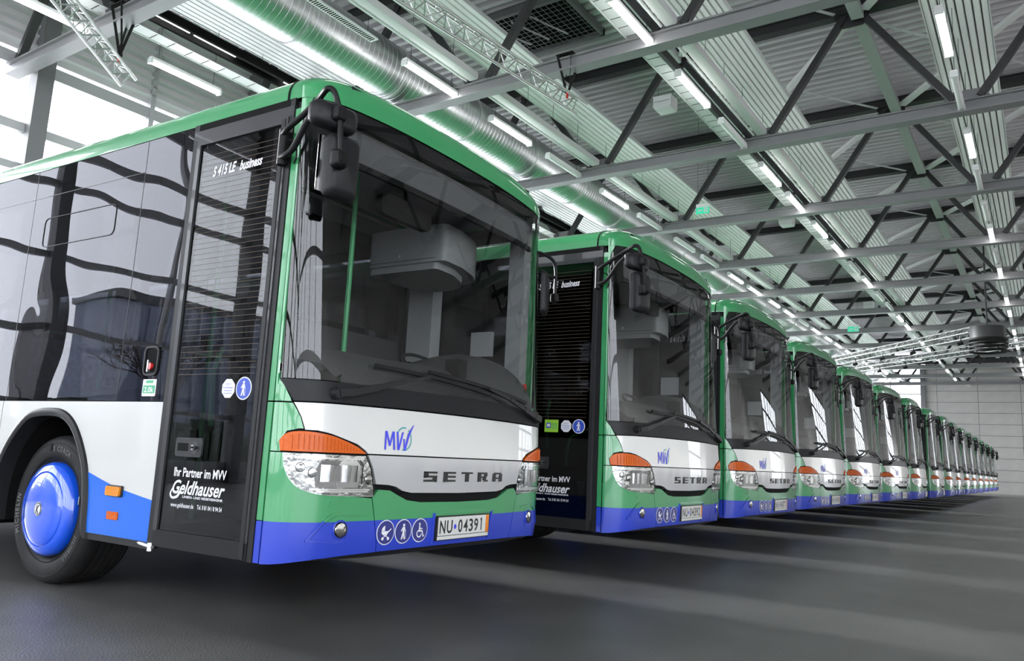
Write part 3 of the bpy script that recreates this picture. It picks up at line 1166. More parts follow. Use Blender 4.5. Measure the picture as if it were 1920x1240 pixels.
# headlights
orange = [(.018, .934)] + smoothline([(.014, .985), (.030, 1.022), (.07, 1.036), (.14, 1.034), (.22, 1.022), (.30, 1.001), (.38, .975), (.43, .950), (.452, .936)], 3)
lamp = HL + [(.532, .75), (.505, .85), (.462, .924)]
for side_ in (0, 1):
    fn = front if side_ == 0 else frontm
    hl = empty('headlight', parent=bus)

    def P(name, outline, m, off, depth, vs=ZG, us=YG, par=hl, sm=35):
        o_ = ccw(outline)
        mb = MB()
        if side_ == 0:
            mb.patch(o_, front, YG, vs, m, off, depth)
        else:
            mb.patch(ccw([(2.55 - y, z) for y, z in outline]), front, YG, vs, m, off, depth)
        return mb.build(name, par, sm)
    # bucket
    blk = [(.010, .925), (.006, .985), (.024, 1.032), (.07, 1.046), (.14, 1.043), (.22, 1.031), (.30, 1.01), (.39, .982), (.45, .952), (.47, .933), (.515, .85), (.548, .700), (.36, .703), (.20, .709), (.095, .733), (.045, .785), (.02, .86)]
    P('lamp_seal', blk, 'gap', -.004, .01)
    P('indicator_lens', orange, 'orange', .012, .02)
    r_ = MB()
    for i in range(18):
        y = .05 + i * .021
        zt = interp(y, [.03, .07, .14, .22, .30, .38, .45], [1.015, 1.03, 1.028, 1.016, .995, .969, .94])
        for a in (0,):
            f_ = fn(y, .945, .0135); g_ = fn(y, zt - .006, .0135)
            r_.bar(f_, g_, .003, .003, 'orange')
    tag(r_.build('lens_ribs', hl), kind='stuff')
    P('reflector', lamp, 'facet', -.002, .004)
    # two projector modules with a chrome surround
    for k, (yc, rr) in enumerate(((.235, .058), (.355, .052))):
        m_ = MB()
        for j in range(9):
            t = -1 + 2 * j / 8
            if j < 8:
                t2 = -1 + 2 * (j + 1) / 8
                ya, yb = yc + t * rr, yc + t2 * rr
                da, db = .004 + .012 * (1 - t * t), .004 + .012 * (1 - t2 * t2)
                k = len(m_.v)
                m_.v += [fn(ya, .785, da), fn(yb, .785, db), fn(yb, .872, db), fn(ya, .872, da)]
                m_.face((k, k + 1, k + 2, k + 3), 'chrome')
        m_.build('barrel_reflector', hl, 80)
        m_ = MB()
        m_.prism([(yc - .075, .755), (yc + .06, .755), (yc + .075, .80), (yc + .075, .865), (yc + .05, .895), (yc - .06, .895), (yc - .085, .84)], lambda u, v, d: fn(u, v, d), -.001, .004, 'chrome')
        m_.build('reflector_frame', hl)
    m_ = MB()
    m_.bar(fn(.437, .775, .008), fn(.437, .875, .008), .008, .004, 'ink')
    m_.bar(fn(.437, .875, .008), fn(.415, .90, .008), .008, .004, 'ink')
    m_.build('divider', hl)
    m_ = MB()
    for z, y0, y1 in ((.745, .13, .50), (.735, .16, .49), (.905, .06, .42)):
        n = 8
        for i in range(n):
            ya, yb = y0 + (y1 - y0) * i / n, y0 + (y1 - y0) * (i + 1) / n
            m_.bar(fn(ya, z, .005), fn(yb, z, .005), .008, .008, 'steel')
    m_.build('chrome_rib', hl)
    for k, (yc, zc) in enumerate(((.085, .855), (.14, .83), (.49, .80))):
        m_ = MB()
        c = Vector(fn(yc, zc, 0)); ax = (Vector(fn(yc, zc, 1)) - c).normalized()
        m_.tube([tuple(c), tuple(c + ax * .006), tuple(c + ax * .010)], [.026, .022, .004], 'facet', 14)
        m_.build('side_reflector', hl)
    P('clear_lens', lamp, 'lens', .016, .018)

    # fog lamp in its scoop
    fg = empty('fog_lamp', parent=bus)
    sc = MB()
    so_ = [(.16, .50), (.235, .585), (.30, .612), (.39, .605), (.372, .545), (.36, .485), (.32, .472)]
    if side_:
        so_ = [(2.55 - a_, b_) for a_, b_ in so_]
    sc.patch(ccw(so_), front, YG, [], 'blue', .003, .003, 'green', .58)
    o = sc.build('scoop', fg)
    sc = MB()
    top_l = smoothline([(.135, .488), (.19, .555), (.25, .607), (.30, .622), (.37, .620), (.46, .612)], 4)
    for a, b in zip(top_l, top_l[1:]):
        sc.bar(fn(a[0], a[1], .003), fn(b[0], b[1], .003), .010, .012, 'green' if a[1] > .575 else 'blue')
    low_l = smoothline([(.135, .488), (.22, .482), (.30, .474), (.36, .482), (.38, .52)], 4)
    for a, b in zip(low_l, low_l[1:]):
        sc.bar(fn(a[0], a[1], .002), fn(b[0], b[1], .002), .006, .008, 'blue')
    sc.build('scoop_rim', fg, 60)
    c = Vector(fn(.325, .54, 0)); ax = (Vector(fn(.325, .54, 1)) - c).normalized()
    m_ = MB(); m_.tube([tuple(c - ax * .01), tuple(c + ax * .008), tuple(c + ax * .010)], [.052, .050, .044], 'blue', 24, cap=False)
    m_.tube([tuple(c + ax * .009), tuple(c + ax * .003)], [.044, .041], 'ink', 24, cap=False); m_.build('bezel', fg)
    m_ = MB(); m_.tube([tuple(c + ax * .002), tuple(c + ax * .012), tuple(c + ax * .016)], [.040, .034, .01], 'facet', 20); m_.build('lamp_glass', fg)

# tow cover, little square
fp('towing_cover', rounded(rect(.245, .652, .315, .690), .008, 3), 'green', bus, .003, .004)

# writing: S E T R A, number plate, pictograms, MVV
def strokes(letter):
    L = {'S': [(0, .8, 1, 1), (0, .4, .32, 1), (0, .4, 1, .6), (.68, 0, 1, .6), (0, 0, 1, .2)],
         'E': [(0, 0, .32, 1), (0, .8, 1, 1), (0, .4, 1, .6), (0, 0, 1, .2)],
         'T': [(0, .8, 1, 1), (.34, 0, .66, 1)],
         'R': [(0, 0, .30, 1), (0, .8, .90, 1), (.62, .55, .92, .95), (0, .38, .84, .56), (.50, .16, .80, .40), (.64, 0, 1, .2)],
         'A': [(0, 0, .30, .88), (.70, 0, 1, .88), (.14, .80, .86, 1), (0, .28, 1, .46)]}
    return L[letter]


bd = empty('nameplate', parent=bus)
for k, ch in enumerate('SETRA'):
    y0 = .925 + k * .183
    m_ = MB()
    w_ = .118
    for a, b, c_, d_ in strokes(ch):
        m_.patch(rect(y0 + a * w_, .79 + b * .060, y0 + c_ * w_, .79 + d_ * .060), front, YG, [], 'ink', .010, .006)
    m_.build('letter', bd, 0)
    m_ = MB()
    for a, b, c_, d_ in strokes(ch):
        m_.patch(rect(y0 + a * w_ + .003, .786 + b * .060, y0 + c_ * w_ + .004, .786 + d_ * .060), front, YG, [], 'steel', .007, .003)
    m_.build('letter_edge', bd, 0)

np_ = empty('number_plate', parent=bus)
fl = lambda u, v, d: (Vector(front(1.35, v, 0)) + Vector((-.012 * (u - 1.35), u - 1.35, 0)) + Vector((d + .008, 0, 0)))[:]
MB().prism(ccw(rounded(rect(1.068, .443, 1.632, .588), .012, 3)), fl, -.02, .004, 'ink').build('plate_holder', np_)
MB().prism(ccw(rect(1.078, .472, 1.588, .580)), fl, .004, .006, 'plate').build('plate_sheet', np_, 0)
MB().prism(ccw(rect(1.588, .472, 1.625, .580)), fl, .004, .006, 'plate_o').build('expiry_strip', np_, 0)
MB().prism(ccw(rect(1.075, .448, 1.625, .468)), fl, .004, .0055, 'plate').build('holder_strip', np_, 0)
m_ = MB(); text_at(m_, 'autohaus', 1.30, .4535, 1.40, .008, lambda u, v: fl(u, v, .0065), 'redink', 0, 0)
m_ = MB(); m_.box((0, 0, 0), (.001, .001, .001), 'plate')
for z0, s_ in ((.545, '10'), (.512, '12'), (.48, '28')):
    m2_ = MB(); text_at(m2_, s_, 1.595, z0, 1.617, .024, lambda u, v: fl(u, v, .0067), 'redink'); m2_.build('expiry_digits', np_, 0)
m_ = MB().prism(ccw(circle(1.250, .520, .013, .015, 16)), fl, .006, .0068, 'inkblue'); m_.build('seal', np_)
NP_PARENT = np_


def plate_text(parent, digits):
    m_ = MB()
    text_at(m_, 'N', 1.092, .486, 1.150, .078, lambda u, v: fl(u, v, .0068), 'ink', .02)
    text_at(m_, 'U', 1.164, .486, 1.222, .078, lambda u, v: fl(u, v, .0068), 'ink', .02)
    x = 1.282
    for ch in digits:
        if ch == '1':
            m_.patch(rect(x + .018, .486, x + .030, .564), lambda u, v, d: fl(u, v, .0068), [], [], 'ink', 0, 0)
            m_.patch(ccw([(x + .006, .546), (x + .018, .552), (x + .020, .564), (x + .014, .558)]), lambda u, v, d: fl(u, v, .0068), [], [], 'ink', 0, 0)
        else:
            text_at(m_, ch, x, .486, x + .046, .078, lambda u, v: fl(u, v, .0068), 'ink', .02)
        x += .058
    return m_.build('plate_lettering', parent, 0)


# dents around the plate
m_ = MB()
for a, b in (((1.04, .43), (1.05, .606)), ((1.05, .606), (1.67, .606)), ((1.67, .606), (1.645, .43))):
    m_.bar(front(a[0], a[1], .004), front(b[0], b[1], .004), .014, .016, 'green' if b[1] > .6 and a[1] > .6 else 'blue')
m_.build('plate_recess_rim', bus, 60)


def disc(mb, yc, zc, r, m, off, fn=front, n=28, us=YG):
    mb.patch(ccw(circle(yc, zc, r, n=n)), fn, us if fn is front else [], [], m, off, .001)


def pict(kind, cx, cz, s):
    T = lambda pts: [(cx + a * s, cz + b * s) for a, b in pts]
    if kind == 'pram':
        return [T([(-.55, .12), (.30, .12), (.62, .35), (.70, .30), (.35, .02), (.1, -.22), (-.35, -.22), (-.55, -.05)]), T([(-.55, .15), (-.50, .38), (-.28, .58), (-.15, .60), (-.15, .15)]),
                T([(-.3, -.22), (.3, -.5), (.34, -.44), (-.22, -.2)]), T([(.2, -.22), (-.36, -.5), (-.4, -.44), (.1, -.2)]), T(circle(-.38, -.55, .15, n=12)), T(circle(.32, -.55, .15, n=12))]
    if kind == 'walker':
        return [T(circle(0, .58, .14, n=12)), T([(-.14, .42), (.14, .42), (.28, .0), (.22, -.05), (.1, .15), (.12, -.2), (.24, -.72), (.08, -.72), (0, -.3), (-.14, -.72), (-.32, -.72), (-.14, -.15), (-.14, .15), (-.34, 0), (-.38, .06)]),
                T([(.27, .0), (.31, .0), (.31, -.72), (.27, -.72)])]
    return [T(circle(-.12, .6, .11, n=12)), T([(-.18, .46), (-.02, .46), (0, .2), (.32, .2), (.32, .1), (.0, .1), (0, 0), (.34, 0), (.52, -.5), (.66, -.45), (.62, -.58), (.44, -.64), (.26, -.14), (-.2, -.14)]),
            T([(-.25, .05), (-.48, -.15), (-.50, -.42), (-.30, -.66), (.02, -.68), (.2, -.5), (.26, -.3), (.16, -.34), (.08, -.5), (-.08, -.56), (-.28, -.52), (-.40, -.35), (-.38, -.18), (-.2, -.05)])]


for kind, yc in (('pram', .652), ('walker', .792), ('wheelchair', .932)):
    ic = empty('access_pictogram', parent=bus)
    m_ = MB(); disc(m_, yc, .512, .068, 'inkwhite', .0015); m_.build('ring', ic)
    m_ = MB(); disc(m_, yc, .512, .063, 'navy', .0028); m_.build('disc', ic)
    m_ = MB()
    for pg in pict(kind, yc, .512, .060):
        m_.patch(ccw(pg), front, [], [], 'inkwhite', .0045, .0005)
    m_.build('symbol', ic, 0)

lg = empty('transit_logo', parent=bus)
m_ = MB()
n = 40
ringp = [(.745 + .064 * math.cos(math.radians(a)), 1.03 + .068 * math.sin(math.radians(a))) for a in range(-105, 60, 5)]
ringi = [(.745 + .055 * math.cos(math.radians(a)), 1.03 + .059 * math.sin(math.radians(a))) for a in range(-105, 60, 5)]
for q in range(len(ringp) - 1):
    m_.patch(ccw([ringp[q], ringp[q + 1], ringi[q + 1], ringi[q]]), front, [], [], 'teal', .0035, 0)
for a in range(75, 150, 5):
    f_ = lambda r1, r2, b: (.745 + r1 * math.cos(math.radians(b)), 1.03 + r2 * math.sin(math.radians(b)))
    m_.patch(ccw([f_(.064, .068, a), f_(.064, .068, a + 5), f_(.055, .059, a + 5), f_(.055, .059, a)]), front, [], [], 'teal', .0035, 0)
m_.build('ring_arc', lg, 0)
m_ = MB()
fo = lambda u, v: front(u, v, .0045)
for pg in ([(.59, .965), (.603, .965), (.607, 1.04), (.625, .985), (.637, .985), (.655, 1.04), (.66, .965), (.674, .965), (.668, 1.068), (.650, 1.068), (.631, 1.01), (.612, 1.068), (.595, 1.068)],
           [(.684, 1.068), (.698, 1.068), (.704, .995), (.728, 1.068), (.742, 1.068), (.708, .965), (.690, .965)],
           [(.738, 1.03), (.750, 1.03), (.752, .992), (.775, 1.06), (.818, 1.112), (.826, 1.112), (.79, 1.05), (.757, .963), (.742, .963)]):
    for tri in [pg]:
        m_.patch(ccw(tri), front, [.59 + .004 * i for i in range(62)], [], 'inkblue', .0045, 0)
m_.build('logo_letters', lg, 0)

# cover under the windscreen, wipers
ct = [(.004, 1.300), (.3, 1.306), (1.275, 1.318), (2.25, 1.306), (2.546, 1.300)]
cbm = [(2.55 - .044, 1.190), (2.35, 1.196), (1.87, 1.202), (1.275, 1.204), (.68, 1.202), (.2, 1.196), (.044, 1.190)]
fp('windscreen_cover', ct[::-1] + cbm[::-1] if False else cbm[::-1] + ct[::-1], 'cover', bus, .006, .02)


def wiper(flip, z0):
    w_ = empty('wiper', parent=bus)
    G = (lambda y, z, d: front(y, z, d)) if not flip else (lambda y, z, d: front(2.55 - y, z, d))
    m_ = MB(); m_.tube([G(.235, 1.245, .006), G(.235, 1.245, .05)], [.035, .026], 'cover', 16); m_.build('wiper_pivot', w_)
    end = (.93, 1.405) if not flip else (.98, 1.40)
    m_ = MB()
    pts = [(.235, 1.245, .045, .042), (.34, 1.262, .05, .036), (.5, 1.30, .05, .026), (.7, 1.352, .05, .02), (end[0], end[1], .05, .018)]
    for a, b in zip(pts, pts[1:]):
        m_.bar(G(a[0], a[1], a[2]), G(b[0], b[1], b[2]), a[3] * .6, a[3], 'cover')
    m_.build('wiper_arm', w_, 50)
    m_ = MB()
    b0, b1 = ((.50, 1.425), (1.62, 1.365)) if not flip else ((.42, 1.352), (1.60, 1.44))
    n = 12
    ps = [G(b0[0] + (b1[0] - b0[0]) * i / n, b0[1] + (b1[1] - b0[1]) * i / n + .012 * math.sin(PI * i / n), .028) for i in range(n + 1)]
    for a, b in zip(ps, ps[1:]):
        m_.bar(a, b, .016, .022, 'black')
    m_.build('wiper_blade', w_, 50)
    m_ = MB()
    ps = [G(b0[0] + (b1[0] - b0[0]) * i / n, b0[1] + (b1[1] - b0[1]) * i / n + .012 * math.sin(PI * i / n) - .012, .014) for i in range(n + 1)]
    for a, b in zip(ps, ps[1:]):
        m_.bar(a, b, .006, .018, 'rubber')
    m_.build('blade_rubber', w_, 50)


wiper(False, 0)
wiper(True, 0)

# windscreen
GT = [(.006, 1.305), (.3, 1.312), (1.275, 1.325), (2.25, 1.312), (2.544, 1.305), (2.545, 2.2), (2.544, 2.68), (2.535, 2.78), (2.50, 2.86), (2.38, 2.908), (1.9, 2.928), (1.275, 2.934),
      (.65, 2.928), (.17, 2.908), (.05, 2.86), (.015, 2.78), (.006, 2.68), (.005, 2.2)]
ws = empty('windscreen', parent=bus)
ZW = [1.3 + .2 * i for i in range(9)]
MB().patch(ccw(GT), front, YG, ZW, 'windshield', 0, 0).build('pane', ws, 60)
fp('black_border', [(.02, 2.76), (.15, 2.79), (1.275, 2.81), (2.40, 2.79), (2.53, 2.76), (2.535, 2.78), (2.50, 2.86), (2.38, 2.908), (1.9, 2.928), (1.275, 2.934), (.65, 2.928), (.17, 2.908), (.05, 2.86), (.015, 2.78)], 'gap', ws, -.006, .002, vs=ZW)
fp('black_border', [(.005, 1.306), (.02, 1.306), (.016, 2.70), (.05, 2.80), (.03, 2.80), (.012, 2.76), (.006, 2.68)], 'gap', ws, -.004, .001, mirror=True, vs=ZW)
MB().box((-.05, 2.50, 1.44), (-.01, 2.535, 1.53), 'redink').build('red_sticker', bus, 0)
bl = empty('sunblind', parent=bus)
m_ = MB()
fb = lambda y, z, d: (F(y, z) * .9 - .05 + d, y, z)
m_.patch(rect(.22, 2.600, 2.36, 2.80), fb, YG, [], 'blind', 0, 0)
m_.build('mesh_cloth', bl, 60)
m_ = MB()
for i in range(24):
    z = 2.606 + i * .0084
    ys_ = [.22 + .1529 * j for j in range(15)]
    for a, b in zip(ys_, ys_[1:]):
        m_.bar(fb(a, z, .003), fb(b, z, .003), .002, .0032, 'trim')
tag(m_.build('cloth_threads', bl, 0), kind='stuff')
m_ = MB()
ys_ = [.2 + .1565 * j for j in range(15)]
for a, b in zip(ys_, ys_[1:]):
    m_.bar(fb(a, 2.585, 0), fb(b, 2.585, 0), .025, .035, 'black')
m_.build('pull_bar', bl, 50)

# ---- roof: long dome with a rounded front cap
def roof_pt(th, x, k=1.0, zb=2.852):
    c, s = math.cos(th), math.sin(th)
    y = 1.275 - 1.275 * (abs(c) ** .5) * (1 if c > 0 else -1)
    return (x, y, zb + .25 * (s ** .62 if s > 0 else 0) * k)


rf = MB()
NT = 40
xs_ = [-11.9 + .1, -9, -6, -3, -1, -.10]
ths = [PI * i / NT for i in range(NT + 1)]
for x in xs_:
    rf.v += [roof_pt(t, x) for t in ths]
for i in range(len(xs_) - 1):
    for j in range(NT):
        a = i * (NT + 1) + j
        rf.face((a, a + NT + 1, a + NT + 2, a + 1), 'green')
rf.face(list(range(NT + 1)), 'green')
rf.build('roof', bus, 40)
cap = MB()
NP_ = 14
rows_ = []
XS0 = -.088
for j in range(NP_ + 1):
    ph = PI / 2 * j / NP_
    row = []
    for t in ths:
        _, y, z = roof_pt(t, 0, 1.0)
        kk = max(0.0, math.cos(ph)) ** .62
        _, y2, z2 = roof_pt(t, 0, kk)
        xe = F(y, 2.86) + .004
        x = XS0 + (xe - XS0) * math.sin(ph)
        zb = 2.852 + (.05 * (1 - abs((y - 1.275) / 1.275) ** 3)) * math.sin(ph)
        row.append((x, y, zb + (z2 - 2.852)))
    rows_.append(row)
for row in rows_:
    cap.v += row
for j in range(NP_):
    for i in range(NT):
        a = j * (NT + 1) + i
        cap.face((a, a + NT + 1, a + NT + 2, a + 1), 'green')
cap.build('front_roof_cap', bus, 50)
fp('cap_lower_edge', [(.0003, 2.848), (.046, 2.862), (.165, 2.911), (.65, 2.931), (1.275, 2.937), (1.9, 2.931), (2.385, 2.911), (2.504, 2.862), (2.5497, 2.848), (2.5497, 2.92), (1.275, 2.965), (.0003, 2.92)], 'green', bus, .004, .02)
m_ = MB()
for i in range(NT):
    a, b = roof_pt(ths[i], -.094), roof_pt(ths[i + 1], -.094)
    m_.bar((a[0], a[1], a[2] - .004), (b[0], b[1], b[2] - .004), .012, .012, 'gap')
m_.build('cap_seam', bus, 0)
for y in (.34, 2.21):
    m_ = MB(); c = front(y, 2.965, 0)
    m_.box((.03, y - .07, 2.985), (.088, y + .07, 3.018), 'ink'); m_.box((.05, y - .055, 2.99), (.098, y + .055, 3.022), 'cover'); m_.build('roof_marker_lamp', bus, 0)

# ---- right and left sides
def dz(x):
    return x
WY = lambda x: interp(x, [-11.9, -8, -5.0, -3.6, -2.66, -2.1, -1.61, -1.33, -1.15, -.89], [.55, .70, .55, .62, .72, .77, .75, .68, .65, .615])
ARC = [(-2.70, .36), (-2.705, .55), (-2.67, .72), (-2.61, .84), (-2.52, .95), (-2.38, 1.06), (-2.26, 1.09), (-2.12, 1.098), (-1.98, 1.09), (-1.86, 1.045), (-1.76, .96), (-1.67, .84), (-1.615, .73), (-1.58, .58), (-1.56, .42), (-1.54, .36)]


def arc_at(dx):
    return [(x + dx, z) for x, z in ARC]


for s in 'rl':
    A1 = arc_at(0)
    x_a = -.905 if s == 'r' else -.032
    rng = [(x_a, -2.738, 0), (-2.748, -5.2, None), (-5.21, -7.0, None), (-7.01, -9.6, -6.1), (-9.61, -11.88, None)]
    for x1, x0, dxa in rng:
        bot = [(x0, .385)]
        low = [(x0, .385)] + (arc_at(dxa) and [(p[0], max(p[1], .385)) for p in arc_at(dxa)] if dxa is not None else []) + [(x1, .385)]
        poly = low + [(x1, 1.175), (x0, 1.175)]
        fn = right if s == 'r' else left
        pg = ccw(poly)
        if s == 'l': pg = pg[::-1]
        MB().patch(pg, fn, XG, [.6, .8, 1.0], 'white', 0, .02).build('side_panel', bus, 0)
        # foil wave
        xs2 = [x0 + (x1 - x0) * i / 14 for i in range(15)]
        wv = [(x, WY(x)) for x in xs2]
        low2 = low
        if dxa is not None:
            arcp = [(p[0], max(p[1], .385)) for p in arc_at(dxa)]
            li = [p for p in arcp if p[1] < WY(p[0])]
            lft = [p for p in li if p[0] < -2.1 + dxa]; rgt = [p for p in li if p[0] > -2.1 + dxa]
            c1 = [(x0, .388)] + [(p[0], max(p[1], .388)) for p in lft]
            c1 += [(lft[-1][0] + .01, WY(lft[-1][0]))] + [p for p in wv if p[0] < lft[-1][0]][::-1]
            c2 = [(p[0], max(p[1], .388)) for p in rgt] + [(x1, .388)] + [p for p in wv if p[0] > rgt[0][0]][::-1] + [(rgt[0][0] - .012, WY(rgt[0][0]))]
            polys = [c1, c2]
        else:
            polys = [[(x0, .388), (x1, .388)] + wv[::-1]]
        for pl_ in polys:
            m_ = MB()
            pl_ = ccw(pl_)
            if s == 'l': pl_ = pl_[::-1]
            m_.patch(pl_, fn, [x0 + (x1 - x0) * i / 8 for i in range(9)], [], 'sideblue_lit', .0015, 0)
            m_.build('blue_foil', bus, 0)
    for x0, x1 in ((-1.545, x_a + .03), (-7.6, -2.72), (-11.88, -8.85)):
        sp('sill', rect(x0, .35, x1, .388), 'rubber', bus, .004, .05, s)
    # inner body behind the windows: black pillars band top and bottom
    for z0, z1 in ((2.79, 2.852), (1.165, 1.195)):
        sp('window_band', rect(-11.88, z0, x_a, z1), 'gap', bus, -.006, .01, s)
    xw = [-.905, -1.382, -2.715, -4.2, -5.7, -7.2, -8.7, -10.2, -11.88]
    if s == 'l':
        xw = [-.06, -1.15] + xw[2:]
    for k, (a, b) in enumerate(zip(xw, xw[1:])):
        wn = empty('side_window', parent=bus)
        fn = right if s == 'r' else left
        pg = rect(b + .005, 1.180, a - .005, 2.846)
        if s == 'l': pg = pg[::-1]
        gm = 'tint' if (s == 'r' or k > 0) else 'doorglass'
        MB().patch(pg, fn, [], [], gm, 0, 0).build('pane', wn, 0)
        fr = MB()
        ed = .055
        for q in (rect(b + .005, 1.18, b + ed, 2.846), rect(a - ed, 1.18, a - .005, 2.846), rect(b + ed, 2.72, a - ed, 2.846), rect(b + ed, 1.18, a - ed, 1.26)):
            if s == 'l': q = q[::-1]
            fr.patch(q, fn, [], [], 'gap', -.004, 0)
        fr.build('black_print', wn, 0)
        m_ = MB(); m_.box(fn(b - .002, 1.18, -.002), fn(b + .002, 2.846, .0015), 'doorframe'); m_.build('seam_strip', wn, 0)
        if k in (0,) and s == 'r':
            continue
        if k > 0:
            m_ = MB(); m_.box(fn(b + .01, 2.636, -.001), fn(a - .01, 2.640, .002), 'doorframe'); m_.build('divider_strip', wn, 0)
        if k in (1, 3, 5):
            x0, x1 = a - 1.15, a - .27
            m_ = MB()
            rr = rounded(rect(x0, 2.26, x1, 2.47), .05, 4)
            for p, q in zip(rr, rr[1:] + rr[:1]):
                m_.bar(fn(p[0], p[1], .001), fn(q[0], q[1], .001), .006, .004, 'rubber')
            m_.build('hopper_frame', wn, 0)
    # wheel arches, wheel wells
    for dxa in (0, -6.1):
        A = arc_at(dxa)
        fine = smoothline(A, 3)
        m_ = MB()
        n = len(fine)
        cx = -2.12 + dxa
        for i, (x, z) in enumerate(fine):
            d = Vector((x - cx, z - .55)).normalized()
            sg = -1 if s == 'r' else 1
            yb = 0 if s == 'r' else 2.55
            for ro, yo in ((.035, .000), (.028, .014), (.0, .020), (-.018, .012), (-.02, -.09)):
                m_.v.append((x + d.x * ro, yb + sg * yo, z + d.y * ro))
        for i in range(n - 1):
            for j in range(4):
                a = i * 5 + j
                m_.face((a, a + 1, a + 6, a + 5), 'rubber')
        m_.build('arch_trim', bus, 50)
        m_ = MB()
        yb, yi = (0.02, .62) if s == 'r' else (2.53, 1.93)
        for i, (x, z) in enumerate(fine):
            d = Vector((x - cx, z - .55)).normalized()
            m_.v += [(x - d.x * .015, yb, z - d.y * .015), (x, yi, z)]
        for i in range(n - 1):
            a = i * 2
            m_.face((a, a + 2, a + 3, a + 1), 'gap')
        k = len(m_.v)
        m_.v += [(cx - .6, yi, .3), (cx + .6, yi, .3), (cx + .6, yi, 1.15), (cx - .6, yi, 1.15)]
        m_.face((k, k + 1, k + 2, k + 3), 'gap')
        m_.build('wheel_well', bus, 0)

# underside, rear wall, inner walls
MB().box((-11.85, .06, .33), (-8.9, 2.49, .40), 'gap').box((-7.5, .06, .33), (-2.8, 2.49, .40), 'gap').box((-1.45, .06, .36), (-.02, 2.49, .42), 'gap').build('underbody', bus, 0)
MB().box((-11.9, .02, .40), (-11.8, 2.53, 1.2), 'white').box((-11.9, .02, 1.2), (-11.8, 2.53, 2.86), 'gap').build('rear_wall', bus, 0)
MB().box((-11.8, .62, .55), (-1.3, 1.93, .66), 'trimdark').box((-1.0, .04, .40), (-.1, 1.1, .47), 'trimdark').box((-1.3, 1.1, .75), (-.1, 2.5, .85), 'trimdark').build('cabin_floor', bus, 0)
MB().box((-11.8, .06, 2.80), (-1.1, 2.49, 2.83), 'trim').box((-1.1, .06, 2.86), (-.12, 2.49, 2.88), 'trim').build('cabin_ceiling', bus, 0)
m_ = MB()
for x in (-1.38, -2.715, -4.2, -5.7, -7.2, -8.7, -10.2):
    m_.box((x - .05, 2.46, 1.18), (x + .05, 2.53, 2.84), 'trimdark'); m_.box((x - .05, .02, 1.18), (x + .05, .09, 2.84), 'trimdark')
m_.build('window_pillars', bus, 0)
MB().box((-1.16, 2.40, 1.2), (-.90, 2.53, 2.82), 'trim').build('driver_pillar', bus, 0)

# ---- front wheels and rear wheels
def wheel(cx, side):
    w_ = empty('wheel', (cx, 0 if side == 'r' else 2.55, .48), 0 if side == 'r' else PI, parent=bus)
    pr = [(.310, .115), (.325, .095), (.36, .080), (.41, .078), (.44, .085), (.462, .10), (.474, .125), (.478, .15)]
    for i in range(5):
        y0 = .155 + i * .045
        pr += [(.478, y0), (.478, y0 + .03), (.468, y0 + .033), (.468, y0 + .042)]
    pr += [(.478, .385), (.465, .41), (.41, .43), (.31, .42)]
    MB().lathe_y(pr, (0, 0), 'tyre', 64).build('tyre', w_, 35)
    m_ = MB()
    m_.lathe_y([(.424, .080), (.426, .0785), (.430, .081)], (0, 0), 'tyre', 64); m_.lathe_y([(.335, .088), (.338, .083), (.341, .086)], (0, 0), 'tyre', 64)
    m_.build('sidewall_ring', w_, 40)
    hp = [(.0, .012), (.06, .012), (.12, .015), (.18, .022), (.225, .033), (.232, .037), (.236, .045), (.240, .037), (.27, .045), (.295, .065), (.303, .095), (.303, .12)]
    MB().lathe_y([(max(r, .0005), y) for r, y in hp], (0, 0), 'hubblue', 56).build('hub_cover', w_, 50)
    MB().lathe_y([(.303, .11), (.315, .112)], (0, 0), 'gap', 48).build('rim_gap', w_, 0)
    return w_


def arc_text(mb, s_, r, a0, h, m, y=.0765, bold=.03, ks=.72):
    a = math.radians(a0)
    for ch in s_:
        if ch == ' ':
            a -= h * .5 / r; continue
        vs, fs = text(ch, bold)
        wd = max(v[0] for v in vs) * ks * h
        am = a - wd / 2 / r
        c, sn = math.cos(am), math.sin(am)
        # tangent clockwise (text reads clockwise seen from outside), radial up
        mb.geo(([(x * ks * h - wd / 2, yy * h) for x, yy in vs], fs),
               lambda u, v: (c * (r + v) + sn * u, y, sn * (r + v) - c * u), m)
        a -= (wd + h * .22) / r


wf_ = wheel(-2.12, 'r')
m_ = MB()
for w0_, r0_, a0_, h0_ in (('MICHELIN', .368, 208, .046), ('275/70R22.5', .372, -22, .026), ('X COACH', .372, 97, .036)):
    m_ = MB(); arc_text(m_, w0_, r0_, a0_, h0_, 'tyretext'); m_.build('tyre_lettering', wf_, 0)
m_ = MB()
m_.box((-.075, .0765, .368), (-.045, .0775, .415), 'gap')
m_.build('tyre_mark', wf_, 0)
m_ = MB()
m_.prism(ccw(circle(0, 0, .045, n=24)), lambda u, v, d: (u, -d, v), -.02, -.008, 'steel')
m_.prism(ccw(circle(0, 0, .040, n=24)), lambda u, v, d: (u, -d, v), -.008, -.007, 'ink')
m_.prism(ccw(circle(0, 0, .034, n=24)), lambda u, v, d: (u, -d, v), -.007, -.0062, 'inkwhite')
text_at(m_, 'K', -.02, -.026, .022, .052, lambda u, v: (u, .0058, v), 'ink', .05, .2)
m_.build('hub_emblem', wf_, 0)
MB().box((.345, .070, .05), (.352, .078, .10), 'steel').build('valve', wf_, 0)
wheel(-8.22, 'r')
wheel(-2.12, 'l')
wheel(-8.22, 'l')

